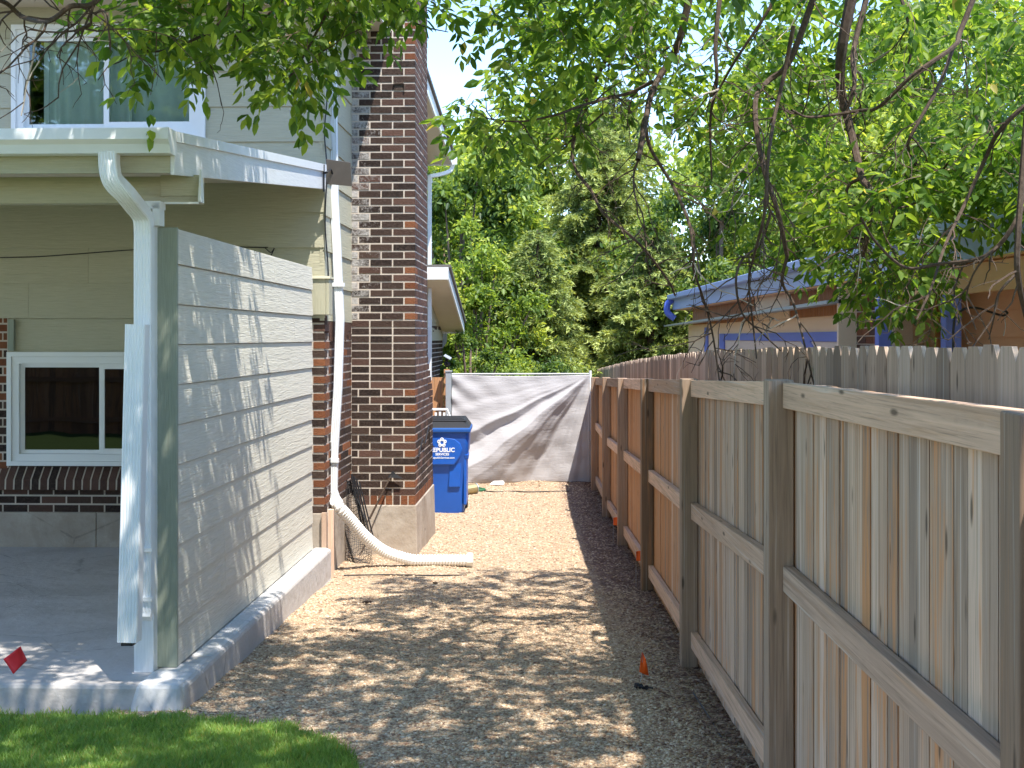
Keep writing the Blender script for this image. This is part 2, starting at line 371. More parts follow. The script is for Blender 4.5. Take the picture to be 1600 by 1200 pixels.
M['curtain'] = m_simple('curtain_cloth', (.80, .84, .79), .85, 0, .06, 4)
M['dark'] = m_simple('dark_interior', (.03, .03, .03), .8, 0, .1, 4)
M['glass'] = m_glass('window_glass', (.86, .92, .88), .02)
M['glass2'] = m_glass('dark_window_glass', (.30, .30, .30), .03)
M['bluefascia'] = m_paint('blue_fascia_paint', (.40, .50, .80), .4, .0, .2)
M['bluetrim'] = m_paint('blue_trim_paint', (.15, .21, .68), .5, .1, .15)
M['peach'] = m_paint('peach_paint', (.90, .69, .50), .6, .1, .15)
M['orangewall'] = m_paint('orange_siding_paint', (.88, .50, .26), .6, .1, .15)
M['shakes'] = m_wood('brown_shakes', (.32, .17, .10), (.45, .2, .09), (.08, .04, .03))
M['ashleaf'] = m_leaf('ash_leaves', (.045, .105, .018), (.10, .19, .032), (.26, .36, .06), .52)
M['limeleaf'] = m_leaf('lime_leaves', (.06, .11, .02), (.22, .32, .06), (.50, .56, .16), .45)
M['greenleaf'] = m_leaf('mid_green_leaves', (.03, .07, .02), (.13, .21, .045), (.36, .45, .12), .42)
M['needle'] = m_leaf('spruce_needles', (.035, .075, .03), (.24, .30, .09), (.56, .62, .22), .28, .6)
M['grass'] = m_leaf('grass_blades', (.10, .19, .04), (.20, .34, .07), (.36, .48, .16), .40)
M['dry'] = m_leaf('dead_leaf_litter', (.10, .05, .035), (.24, .15, .10), (.50, .38, .28), .1, .8)
M['bark'] = m_bark('bark'); M['barkdk'] = m_bark('dark_bark', (.032, .025, .02), (.125, .095, .072))
t = NT('soil_and_turf'); p = t.pos(); M['soil'] = t.done(t.mix(t.noise(p, 3, 6, .7), (.05, .08, .02), (.14, .12, .05)), .95, t.bump(t.noise(p, 40, 5), .5, .02), 0, .1)
t = NT('turf'); p = t.pos(); M['turf'] = t.done(t.mix(t.noise(p, 30, 6, .7), (.045, .075, .02), (.10, .15, .045)), .95, t.bump(t.noise(p, 60, 5), .7, .02), 0, .1)

# ================================================================== GROUND
def sheet(name, xs, ys, dz, mat, hf=gz):
    v = [(x, y, hf(y)+dz) for y in ys for x in xs]; n = len(xs)
    f = [(j*n+i, j*n+i+1, (j+1)*n+i+1, (j+1)*n+i) for j in range(len(ys)-1) for i in range(n-1)]
    o = np_mesh(name, np.array(v, float), np.array(f), mat); tag(o, kind='structure'); return o
YS = [-60, -20, 0, 3, 4.5, 6, 8, 10, 12, 14.3, 16, 20, 26, 60, 400]
sheet('ground', [-300, -60, -10, -3, 0, 3, 10, 60, 300], YS, -.02, M['soil'])
# gravel yard with a gentle unevenness, thin real steps are done by pebbles
gx = np.linspace(-1.9, 1.40, 60); gy = np.linspace(3.4, 20.0, 260)
GX, GY = np.meshgrid(gx, gy); GZ = np.vectorize(gz)(GY) + .006*np.sin(GX*5.1+GY*1.7)+.005*np.sin(GX*11+GY*7.3)+.004
def gxz(x, y): return gz(y)+.006*math.sin(x*5.1+y*1.7)+.005*math.sin(x*11+y*7.3)+.004
vv = np.stack([GX, GY, GZ], -1).reshape(-1, 3); n = 60
ff = np.array([(j*n+i, j*n+i+1, (j+1)*n+i+1, (j+1)*n+i) for j in range(259) for i in range(n-1)])
tag(np_mesh('gravel_path', vv, ff, M['gravel'], smooth=True), kind='structure')
sheet('bounce_gravel_strip', [-.7, 0, 1.40], [-30, -10, 0, 1, 2, 3.4], .004, M['gravel'])  # unseen gravel behind the camera, added to throw warm bounce instead of lawn green
# lawn
LB = [(-8, 5.94), (-2.41, 5.93), (-1.9, 5.93), (-1.5, 5.91), (-1.0, 5.75), (-.84, 5.6), (-.68, 5.36), (-.6, 5.1), (-.55, 4.6), (-.5, 3.5)]
def lawn_edge(x):
    for (a, b), (c, d) in zip(LB, LB[1:]):
        if a <= x <= c: return b+(d-b)*(x-a)/(c-a)
    return -40 if x > -.5 else 5.93
mb = MB()
xs = [-30, -12, -8]+[q[0] for q in LB[1:]]
for a, b in zip(xs, xs[1:]):
    ya, yb = lawn_edge(max(a, -8)), lawn_edge(b)
    for y0, y1 in ((-30, 0), (0, None)):
        pa = [(a, y0, gz(0)+.012), (b, y0, gz(0)+.012)]
        if y1 is None:
            for s_ in range(6):
                f0, f1 = s_/6, (s_+1)/6
                mb.face([(a, ya*f0, gz(ya*f0)+.012), (b, yb*f0, gz(yb*f0)+.012), (b, yb*f1, gz(yb*f1)+.012), (a, ya*f1, gz(ya*f1)+.012)])
        else: mb.face(pa+[(b, 0, gz(0)+.012), (a, 0, gz(0)+.012)])
tag(mb.build('lawn', M['turf']), kind='structure')
def blades(N, x0, x1, y0, y1, h):
    x = rng.uniform(x0, x1, N); y = rng.uniform(y0, y1, N)
    e = np.array([lawn_edge(a) for a in x]); ed = e-y + rng.normal(0, .045, N)+.03*np.sin(x*23)+.02*np.sin(x*57+1)+np.where(rng.uniform(0, 1, N) > .985, .09, 0)
    k = ed > 0; x, y, ed = x[k], y[k], ed[k]; N = len(x)
    z = np.array([gz(a) for a in y])+.008
    hh = h*rng.uniform(.5, 1.15, N)*np.clip(.5+ed*4, .5, 1); a = rng.uniform(0, 6.283, N); b = rng.uniform(0, 6.283, N); wd = rng.uniform(.0012, .0024, N)
    lean = rng.uniform(.15, .9, N)*hh; dx, dy = np.cos(b)*lean, np.sin(b)*lean; wx, wy = np.cos(a)*wd, np.sin(a)*wd
    v = np.zeros((N, 5, 3)); 
    v[:, 0] = np.stack([x-wx, y-wy, z], -1); v[:, 1] = np.stack([x+wx, y+wy, z], -1)
    v[:, 2] = np.stack([x+wx*.8+dx*.4, y+wy*.8+dy*.4, z+hh*.6], -1); v[:, 3] = np.stack([x-wx*.8+dx*.4, y-wy*.8+dy*.4, z+hh*.6], -1)
    v[:, 4] = np.stack([x+dx, y+dy, z+hh], -1)
    i = np.arange(N)*5
    f = np.concatenate([np.stack([i, i+1, i+2, i+3], -1), np.stack([i+3, i+2, i+4, i+4], -1)])
    patch = .5+.5*np.sin(x*7+np.sin(y*9))*np.sin(y*6+x*3)
    tn = np.clip(rng.uniform(0, .7, N)+.3*patch, 0, 1); t3 = np.stack([tn, np.where(rng.uniform(0, 1, N) < .03+.05*patch, .999, .3), tn], -1)
    return v.reshape(-1, 3), f, np.concatenate([t3, t3])
def merge(parts):
    V = []; Fs = []; T = []; o = 0
    for v, f, t_ in parts: V.append(v); Fs.append(f+o); T.append(t_); o += len(v)
    return np.concatenate(V), np.concatenate(Fs), np.concatenate(T)
def tri_fix(f): return f
v, f, tt = merge([blades(90000, -2.75, -.5, 4.9, 6.12, .042), blades(26000, -3.6, 0.2, 3.2, 4.9, .042)])
q = f[f[:, 2] != f[:, 3]]; tq = tt[f[:, 2] != f[:, 3]]; r3 = f[f[:, 2] == f[:, 3]][:, :3]; tr3 = tt[f[:, 2] == f[:, 3]]
f3 = np.concatenate([q[:, [0, 1, 2]], q[:, [0, 2, 3]], r3]); t3 = np.concatenate([tq, tq, tr3])
tag(np_mesh('grass', v, f3, M['grass'], tint=t3), 'short green mown grass in the curved lawn corner', 'grass', kind='stuff')
# pebbles
def pebbles(N, x0, x1, y0, y1, r0, r1, bias=1.0):
    x = rng.uniform(x0, x1, N); y = y0+(y1-y0)*rng.uniform(0, 1, N)**bias
    # keep them off the lawn and the slab
    e = np.array([lawn_edge(a) for a in x]); slab = x*CS-y*SN < -1.752
    k = (y > e+.0+rng.normal(0, .02, N)) & ~((slab) & (y > 5.9) & (y < 9.95))
    x, y = x[k], y[k]; N = len(x)
    z = np.array([gxz(a, b) for a, b in zip(x, y)])
    r = rng.uniform(r0, r1, N)
    base = np.array([(1, 0, 0), (0, 1, 0), (-1, 0, 0), (0, -1, 0), (0, 0, .75), (.7, .7, .4), (-.7, .7, .4), (-.7, -.7, .4), (.7, -.7, .4)])
    fc = np.array([(0, 5, 8), (1, 6, 5), (2, 7, 6), (3, 8, 7), (5, 4, 8), (5, 6, 4), (6, 7, 4), (7, 8, 4), (0, 1, 5), (1, 2, 6), (2, 3, 7), (3, 0, 8)])
    a = rng.uniform(0, 6.283, N); ca, sa = np.cos(a), np.sin(a)
    v = base[None]*(r[:, None, None]*rng.uniform(.7, 1.3, (N, 9, 1)))
    v[:, :, 0] *= rng.uniform(.7, 1.4, N)[:, None]
    X = v[:, :, 0]*ca[:, None]-v[:, :, 1]*sa[:, None]+x[:, None]; Y = v[:, :, 0]*sa[:, None]+v[:, :, 1]*ca[:, None]+y[:, None]; Z = v[:, :, 2]+z[:, None]-.0015
    V = np.stack([X, Y, Z], -1).reshape(-1, 3); f = (fc[None]+9*np.arange(N)[:, None, None]).reshape(-1, 3)
    tn = np.repeat(rng.uniform(0, 1, N), 12); return V, f, np.stack([tn, tn, tn], -1)
v, f, tt = merge([pebbles(52000, -1.9, 1.35, 4.9, 9.5, .0045, .010, 1.3), pebbles(16000, -1.6, 1.35, 9.5, 18, .006, .012)])
tag(np_mesh('pebbles', v, f, M['pebble'], tint=tt), 'loose tan gravel chips strewn over the side yard', 'gravel', kind='stuff')
# leaf litter / mulch flakes along the fence and slab
def litter(N, fx, y0, y1, s0, s1):
    y = rng.uniform(y0, y1, N); x = fx(y, N); z = np.array([gxz(a, b) for a, b in zip(x, y)])+.004
    a = rng.uniform(0, 6.283, N); s = rng.uniform(s0, s1, N); tl = rng.uniform(-.5, .5, (N, 4))
    d = np.stack([np.cos(a), np.sin(a)], -1); e = np.stack([-np.sin(a), np.cos(a)], -1)*rng.uniform(.2, .5, (N, 1))
    v = np.zeros((N, 4, 3)); c = np.stack([x, y], -1)
    v[:, 0, :2] = c-d*s[:, None]; v[:, 1, :2] = c-e*s[:, None]; v[:, 2, :2] = c+d*s[:, None]; v[:, 3, :2] = c+e*s[:, None]
    v[:, :, 2] = z[:, None]+.004+np.abs(tl)*s[:, None]*.7
    i = np.arange(N)*4; tn = rng.uniform(0, 1, N)**1.6
    return v.reshape(-1, 3), np.stack([i, i+1, i+2, i+3], -1), np.stack([tn, rng.uniform(0, .9, N), tn], -1)
fe = lambda y, N: .966+.012*(y-7)
parts = [litter(11000, lambda y, N: fe(y, N)+.03-np.abs(rng.normal(0, .14, N)), 5, 17.8, .006, .02),
         litter(1500, lambda y, N: fe(y, N)+.05-np.abs(rng.normal(0, .05, N)), 5, 17.8, .012, .03),
         litter(900, lambda y, N: rng.uniform(-1.5, 1., N), 5, 17.8, .005, .014),
         litter(300, lambda y, N: rng.uniform(-1.5, .4, N), 17.3, 17.9, .008, .03)]
v, f, tt = merge(parts)
tag(np_mesh('leaf_litter', v, f, M['dry'], tint=tt), 'dry brown leaf litter and bark flakes along the fence foot', 'leaf litter', kind='stuff')

# ================================================================== BRICKS
CH = .0677; ML = .014
def bcls(force=None, p_or=0.0):
    c = force if force is not None else (0.5 if random.random() < .18 else 0.)
    if random.random() < p_or: c = 1.
    return c
def course_x(mb, x0, x1, y, z, shift, dep=.02, L=.203, cls=None, ef=None, orr=0.0, s=-1, h=CH-ML):
    """one course facing -y (s=-1): bricks from x0 to x1, face at y"""
    x = x0-shift
    while x < x1-.01:
        a, b = max(x, x0), min(x+L-ML, x1)
        if b-a > .02:
            j = random.uniform(-.0022, .0022)
            e = ef(.5*(a+b), z) if ef else 0
            mb.box(a, b, y+j, y+dep, z, z+h, (random.random(), e, bcls(cls, orr)))
        x += L
def course_y(mb, y0, y1, x, z, shift, dep=.02, L=.203, cls=None, orr=0.0, h=CH-ML):
    """one course facing +x, face at x"""
    y = y0-shift
    while y < y1-.01:
        a, b = max(y, y0), min(y+L-ML, y1)
        if b-a > .02:
            j = random.uniform(-.0022, .0022)
            mb.box(x-dep, x+j, a, b, z, z+h, (random.random(), 0, bcls(cls, orr)))
        y += L
# ================================================================== HOUSE
XW = -1.83; XC = -1.81; YF = 9.95; ZB = 1.95; EXP = .276
house = empty('house', H(-4, 12, 0), 'grey green lap sided two storey house with dark brick base and chimney', 'house')
# --- siding front (facing camera): cut round the windows
WU = dict(x0=hx(20, YF), x1=hx(322, YF), z0=3.36, z1=hz(20, 40, YF))
WL = dict(x0=hx(13, YF), x1=hx(13, YF)+1.36, z0=hz(13, 727, YF), z1=hz(13, 550, YF))
def lapboard_x(mb, x0, x1, y, z, h, tin):
    mb.hexa([(x0, y-.016, z), (x1, y-.016, z), (x1, y+.01, z), (x0, y+.01, z), (x0, y-.003, z+h), (x1, y-.003, z+h), (x1, y+.01, z+h), (x0, y+.01, z+h)], tin, 'x')
mb = MB(H); z = ZB; k = 0
offs = .0
while z < 4.6:
    h = min(EXP, 4.62-z); segs = [(-8.0, XC)]
    z1 = z+h
    def cut(segs, a, b): return [s for q in segs for s in ([(q[0], min(q[1], a))] if q[0] < a else []) + ([(max(q[0], b), q[1])] if q[1] > b else [])]
    if z < WU['z1'] and z1 > WU['z0']:
        mids = cut(segs, WU['x0'], WU['x1'])
        for (a, b) in mids: lapboard_x(mb, a, b, YF, z, h, (random.random(), 0, 0))
        if z < WU['z0']: lapboard_x(mb, WU['x0'], WU['x1'], YF, z, WU['z0']-z, (random.random(), 0, 0))
        if z1 > WU['z1']: lapboard_x(mb, WU['x0'], WU['x1'], YF, WU['z1'], z1-WU['z1'], (random.random(), 0, 0))
    else:
        for (a, b) in segs:
            jx = random.uniform(-5, -2.4)
            lapboard_x(mb, a, jx, YF, z, h, (random.random(), 0, 0)); lapboard_x(mb, jx+.002, b, YF, z, h, (random.random(), 0, 0))
    z += EXP
mb.box(WL['x0'], XC-.02, YF+.012, YF+.03, WL['z1'], ZB-.001, None, 'x')      # infill board over the lower window
mb.build('front_siding', M['siding'], house)
# --- siding side wall (+x)
mb = MB(H); z = ZB-.02
while z < 4.5:
    h = min(EXP, 4.5-z)
    for (a, b) in ((YF-.01, 11.30), (12.40, 18.0)):
        mb.hexa([(XW-.02, a, z), (XW+.016, a, z), (XW+.016, b, z), (XW-.02, b, z), (XW-.02, a, z+h), (XW+.003, a, z+h), (XW+.003, b, z+h), (XW-.02, b, z+h)], (random.random(), 0, 0), 'y')
    z += EXP
z = 1.75
while z < 2.7:
    mb.hexa([(XW-.02, 18.01, z), (XW+.016, 18.01, z), (XW+.016, 20.4, z), (XW-.02, 20.4, z), (XW-.02, 18.01, z+EXP), (XW+.003, 18.01, z+EXP), (XW+.003, 20.4, z+EXP), (XW-.02, 20.4, z+EXP)], (random.random(), 0, 0), 'y'); z += EXP
mb.build('side_siding', M['siding'], house)
# corner bump trim
mb = MB(H)
mb.box(XC-.14, XC+.012, YF-.045, YF-.017, hz(487, 492, YF), hz(487, 435, YF), None, 'z')
mb.hexa([(XC-.14, YF-.06, hz(487, 436, YF)), (XC+.05, YF-.06, hz(487, 436, YF)), (XC+.05, YF+.14, hz(487, 436, YF)), (XC-.14, YF-.03, hz(487, 436, YF)),
         (XC-.14, YF-.05, hz(487, 432, YF)), (XC+.045, YF-.05, hz(487, 432, YF)), (XC+.045, YF+.14, hz(487, 432, YF)), (XC-.14, YF-.03, hz(487, 432, YF))], None, 'x')
mb.box(XC+.014, XC+.04, YF-.045, YF+.10, hz(487, 492, YF), hz(487, 436, YF)-.002, None, 'z')
mb.build('corner_trim', M['siding'], house, bevel=.003)
# --- mortar cores and walls' solid bodies
mb = MB(H)
mb.box(-8, WL['x0'], YF+.004, YF+.2, .1, ZB); mb.box(WL['x1'], XC-.01, YF+.004, YF+.2, .1, ZB)
mb.box(WL['x0'], WL['x1'], YF+.004, YF+.2, .1, WL['z0']-.19)
mb.box(XW-.2, XW+.004, YF+.2, 20.4, .1, ZB)
mb.build('mortar_bed', M['mortar'], house)
mb = MB(H)   # structural core behind siding
mb.box(-8, WU['x0'], YF+.02, YF+.2, ZB+.002, 4.6); mb.box(WU['x1'], XW-.021, YF+.02, YF+.2, ZB+.002, 4.6)
mb.box(WU['x0'], WU['x1'], YF+.02, YF+.2, ZB+.002, WU['z0']); mb.box(WU['x0'], WU['x1'], YF+.02, YF+.2, WU['z1'], 4.6)
mb.box(XW-.2, XW-.0205, YF+.2, 18, ZB+.001, 4.6)
mb.box(-8, XW-.03, 17.9, 18, 0, 4.5); mb.box(-8, XW-.05, 20.3, 20.4, 0, 2.2); mb.box(-8, -7.9, 10, 20, 0, 4.5)
mb.build('inner_wall', M['dark'], house)
# --- bricks on the front & side
mb = MB(H); z = .425; i = 0
SILLZ = WL['z0']-.02
while z < ZB-.03:
    sh = (i % 2)*.1015
    def lay(a, b, **k): course_x(mb, a, b, YF, z, sh, **k)
    right = (XC-.193 if i % 2 == 0 else XC-.092)
    if z < SILLZ-.20: lay(-7.0, right-ML)
    elif z > WL['z0']-.02 or True:
        lay(-7.0, WL['x0']-.012, orr=.3)
        if z < ZB-.03 and z > SILLZ-.22: course_x(mb, WL['x1']+.012, right-ML, YF, z, sh)
    # corner brick
    cc = 1. if i % 2 else (0.)
    if random.random() < .15: cc = .5
    mb.box(right, XC, YF, YF+(.092 if i % 2 == 0 else .193), z, z+CH-ML, (random.random(), .12 if z > 1.75 else 0, cc))
    course_y(mb, YF+(.102 if i % 2 == 0 else .203), 11.30, XW+.008, z, 0, cls=.5 if random.random() < .8 else 0., orr=.12)
    course_y(mb, 12.95, 20.4, XW+.008, z, sh)
    z += CH; i += 1
# rowlock sill under the lower window, sloping out
x = -6.0
while x < WL['x1']+.1:
    hgt = WL['z0']-.003; j = random.uniform(-.002, .002)
    mb.prism([(YF+.02, hgt-.185), (YF+.02, hgt), (YF-.075+j, hgt-.10), (YF-.082+j, hgt-.182)], 'x', x, x+.053, (random.random(), 0, .5 if random.random() < .75 else 0.))
    x += .0677
mb.build('brick_wall', M['brick'], house, bevel=.0)
mb = MB(H); mb.prism([(YF+.019, WL['z0']-.184), (YF+.019, WL['z0']-.012), (YF-.070, WL['z0']-.106), (YF-.076, WL['z0']-.182)], 'x', -8, WL['x1']+.1); mb.build('sill_mortar', M['mortar'], house)
# foundation
mb = MB(H); x = -8.0
for a, b in ((-8, -4.85), (-4.845, -3.62), (-3.615, XC)): mb.box(a, b, YF-.012, YF+.3, -.2, .423)
mb.box(XW-.2, XW+.012, YF+.3, 20.4, -.5, .423)
mb.build('foundation', M['found'], house, bevel=.006)
# chipped brick course tips under the side siding
mb = MB(H); y = YF+.02
while y < 11.25:
    hh = random.uniform(.05, .16)
    mb.hexa([(XW-.005, y, ZB-.03-hh), (XW+.014, y, ZB-.03-hh), (XW+.014, y+.03, ZB-.03-hh), (XW-.005, y+.03, ZB-.03-hh), (XW-.005, y-.004, ZB-.022), (XW+.0145, y-.004, ZB-.022), (XW+.0145, y+.038, ZB-.022), (XW-.005, y+.038, ZB-.022)], (random.random(), random.uniform(0, .25), .5))
    y += .052
mb.build('spalled_brick', M['brick'], house)
# weathered boards at the wall foot
mb = MB(H)
mb.box(hx(504, YF), hx(511.5, YF), YF+.0-.05, YF-.02, gz(10)-.05, hz(508, 800, YF), None, 'z'); mb.box(hx(514.5, YF+.1), hx(523.5, YF+.1), YF+.02, YF+.06, gz(10)-.05, hz(520, 797, YF), None, 'z')
mb.build('foot_board', M['rail'], house, bevel=.002)
# --- chimney
ch = MB(H); cx1 = -1.254; cy0 = 11.30
def ef_front(x, z):
    if z > 1.93: return max(0, .62-(x+1.80)*1.9)+random.uniform(-.08, .08)
    return 0
z = .315+.088; i = 0
chm = MB(H)
cl = MB(H)
while z < 5.7:
    stack = 1.30 < z < 1.92
    top = z > 1.55
    if z > 1.62: yb = 12.37
    elif z > 1.22: yb = 12.37+(1.62-z)/.40*.56
    else: yb = 12.93
    left = XW+.012
    if stack: rl, rd = .193, .092; sh = 0
    elif i % 2: rl, rd, sh = .092, .193, 0
    else: rl, rd, sh = .193, .092, 0
    ccls = (1. if (i % 2 and not stack) else (0. if random.random() < .8 else .5))
    if i % 2 and not stack and z > 2.4 and random.random() < .7: ccls = .5
    ch.box(cx1-rl, cx1, cy0+random.uniform(-.001, .001), cy0+rd, z, z+CH-ML, (random.random(), 0, ccls))
    # run left from the corner brick
    x = cx1-rl-ML
    while x > left+.02:
        a = max(left, x-(.203-ML)); j = random.uniform(-.002, .002)
        ch.box(a, x, cy0+j, cy0+.03, z, z+CH-ML, (random.random(), ef_front(.5*(a+x), z), 0. if random.random() < .86 else .5)); x = x-.203
    course_y(ch, cy0+rd+ML, yb, cx1, z, 0, cls=.5 if z > 1.0 else None)
    z += CH; i += 1
# rowlock course at the foot
x = cx1
while x > XW+.05:
    ch.box(x-.057, x, cy0-.001, cy0+.1, .318, .318+.078, (random.random(), 0, 1. if random.random() < .8 else .5)); x -= .0677
y = cy0+.11
while y < 12.9: ch.box(cx1-.1, cx1+.001, y, y+.057, .318, .318+.078, (random.random(), 0, 1. if random.random() < .7 else .5)); y += .0677
chp = ch.build('chimney', M['brick'], house); chp['label'] = 'dark brick chimney with sloped shoulder'
c2 = MB(H)
c2.box(XW-.01, cx1-.003, cy0+.003, 12.36, .31, 5.7); c2.hexa([(XW-.01, 12.36, .31), (cx1-.0035, 12.36, .31), (cx1-.0035, 12.923, .31), (XW-.01, 12.923, .31), (XW-.01, 12.36, 1.62), (cx1-.0035, 12.36, 1.62), (cx1-.0035, 12.3605, 1.62), (XW-.01, 12.3605, 1.62)])
c2.box(XW-.01, cx1-.004, 12.36, 12.92, .31, 1.2)
c2.build('mortar', M['mortar'], chp)
c3 = MB(H); c3.hexa([(XW-.01, cy0-.03, -.4), (cx1+.03, cy0-.03, -.4), (cx1+.03, 12.96, -.4), (XW-.01, 12.96, -.4), (XW-.01, cy0-.012, .312), (cx1+.012, cy0-.012, .312), (cx1+.012, 12.94, .312), (XW-.01, 12.94, .312)])
c3.build('footing', M['found'], chp, bevel=.008)
# small clean-out hole with hood on the chimney face
c4 = MB(H); xx = hx(624, cy0); zz = hz(624, 136, cy0)
c4.box(xx-.045, xx+.04, cy0-.006, cy0+.002, zz-.028, zz+.022); c4.sweep([H(xx-.05, cy0-.01, zz+.02) if False else (xx-.05, cy0-.012, zz+.026), (xx+.03, cy0-.012, zz+.03), (xx+.047, cy0-.012, zz+.02), (xx+.045, cy0-.012, zz-.03)], circ(.008, 6))
c4.build('hook', M['barkdk'], chp)
# --- roof : low pitch, rake overhang to the right, soffit visible
XR = -1.47
mb = MB(H)
pr = [(9.38, 4.40), (13.8, 4.66), (18.0, 4.24)]      # soffit line (y,z)
for (a, za), (b, zb) in zip(pr, pr[1:]):
    mb.hexa([(-8, a, za+.15), (XR+.03, a, za+.15), (XR+.03, b, zb+.15), (-8, b, zb+.15), (-8, a, za+.19), (XR+.03, a, za+.19), (XR+.03, b, zb+.19), (-8, b, zb+.19)])
mb.hexa([(-8, 17.2, 2.70), (XR+.03, 17.35, 2.75), (XR+.03, 20.3, 2.03), (-8, 20.3, 2.03), (-8, 17.2, 2.74), (XR+.03, 17.35, 2.79), (XR+.03, 20.3, 2.07), (-8, 20.3, 2.07)])
mb.build('roof', M['roof'], house)
mb = MB(H)
for (a, za), (b, zb) in zip(pr, pr[1:]):
    for (xa, xb, ya, yb) in ((XW-.05, XR-.02, a, b),):
        # skip the part the chimney passes through
        for (c, d) in ((a, min(b, cy0-.002)), (max(a, 12.40), b)):
            if d-c < .05: continue
            zc = za+(zb-za)*(c-a)/(b-a); zd = za+(zb-za)*(d-a)/(b-a)
            mb.hexa([(xa, c, zc), (xb, c, zc), (xb, d, zd), (xa, d, zd), (xa, c, zc+.02), (xb, c, zc+.02), (xb, d, zd+.02), (xa, d, zd+.02)], None, 'y')
mb.box(-8, XW-.05, 9.38, YF, 4.40, 4.42)
mb.hexa([(XW-.05, 17.35, 2.60), (XR-.02, 17.35, 2.60), (XR-.02, 20.3, 1.885), (XW-.05, 20.3, 1.885), (XW-.05, 17.35, 2.62), (XR-.02, 17.35, 2.62), (XR-.02, 20.3, 1.905), (XW-.05, 20.3, 1.905)], None, 'y')
mb.build('soffit', M['soffit'], house)
mb = MB(H)
for (a, za), (b, zb) in zip(pr, pr[1:]):
    for (c, d) in ((a, min(b, cy0+.0)), (max(a, cy0), b)):
        if d-c < .05: continue
        zc = za+(zb-za)*(c-a)/(b-a)-.01; zd = za+(zb-za)*(d-a)/(b-a)-.01
        mb.hexa([(XR-.02, c, zc), (XR, c, zc), (XR, d, zd), (XR-.02, d, zd), (XR-.02, c, zc+.155), (XR, c, zc+.155), (XR, d, zd+.155), (XR-.02, d, zd+.155)], None, 'y')
mb.box(-8, XR, 9.36, 9.38, 4.39, 4.55, None, 'x'); mb.box(XW-.1, XR, 18.0, 18.02, 4.22, 4.39, None, 'x')
mb.hexa([(XR-.02, 17.34, 2.59), (XR, 17.34, 2.59), (XR, 20.3, 1.875), (XR-.02, 20.3, 1.875), (XR-.02, 17.34, 2.745), (XR, 17.34, 2.745), (XR, 20.3, 2.03), (XR-.02, 20.3, 2.03)], None, 'y')
mb.box(XW-.05, XR, 17.32, 17.34, 2.585, 2.75, None, 'x'); mb.box(XW-.1, XR, 20.3, 20.32, 1.86, 2.02, None, 'x')
mb.build('fascia', M['white'], house)
# far gutters and downspouts
mb = MB(H); GP = [(18.02, 4.24), (18.02, 4.36), (18.15, 4.36), (18.15, 4.32), (18.11, 4.25)]
mb.prism(GP, 'x', -6, hx(714, 18.1)); mb.build('gutter', M['whitemetal'], house); mb = MB(H); mb.prism([(a+2.3, b-2.36) for a, b in GP], 'x', -6, hx(722, 20.4))
mb.build('gutter', M['whitemetal'], house)
def rectprof(w_, d_, ribs=0):
    w2, d2 = w_/2, d_/2
    if not ribs: return [(-w2, -d2), (-w2, d2), (w2, d2), (w2, -d2)]
    pts = []; n_ = ribs*2
    for i_ in range(n_+1): pts.append((w2-.006-(w_-.012)*i_/n_, -d2+(.0035 if i_ % 2 else 0)))
    pts += [(-w2, -d2+.006), (-w2, d2), (w2, d2), (w2, -d2+.006)]
    return pts
mb = MB(H)
y0_ = 18.1
mb.sweep(bez([(hx(708, y0_), y0_, 4.26), (hx(704, y0_), y0_-.02, 4.16), (hx(690, 18), 18, 4.10), (hx(672, 17.9), 17.9, 4.05), (XW+.06, 17.85, 3.98), (XW+.055, 17.85, 3.8), (XW+.055, 17.85, 1.2)], 4), rectprof(.07, .05), (0, 1, 0))
mb.build('downspout', M['whitemetal'], house)
mb = MB(H); y0_ = 20.4
mb.sweep(bez([(hx(695, y0_), y0_, 1.88), (hx(694, y0_), y0_, 1.72), (hx(685, y0_), y0_, 1.6), (hx(684, y0_), y0_, 1.45), (hx(684, y0_), y0_, -.1)], 4), rectprof(.07, .05), (1, 0, 0))
mb.build('downspout', M['steel'], house)
# --- near downspout on the side wall with elbow
mb = MB(H)
dp = [(hx(519, 10.3), 10.3, 4.3), (hx(520, 10.3), 10.3, 3.6), (hx(522, 10.3), 10.3, 2.9), (hx(526, 10.3), 10.3, 2.55), (hx(531, 10.3), 10.3, 1.95), (hx(528, 10.3), 10.3, 1.4), (hx(521.5, 10.3), 10.3, .85), (hx(520.5, 10.3), 10.3, .56), (hx(524, 10.3), 10.3, .50), (hx(530, 10.3), 10.3, .45)]
mb.sweep(dp, rectprof(.068, .05, 4), (1, 0, 0))
dsp = mb.build('downspout', M['whitemetal'], house, bevel=.0); dsp['label'] = 'white ribbed downspout slanting down the side wall to an elbow'
for (px, py) in ((521, 719), (530, 445)):
    b_ = MB(H); b_.box(hx(px-12, 10.3), hx(px+9, 10.3), 10.262, 10.30, hz(px, py+3, 10.3), hz(px, py-3, 10.3)); b_.build('strap', M['whitemetal'], dsp)
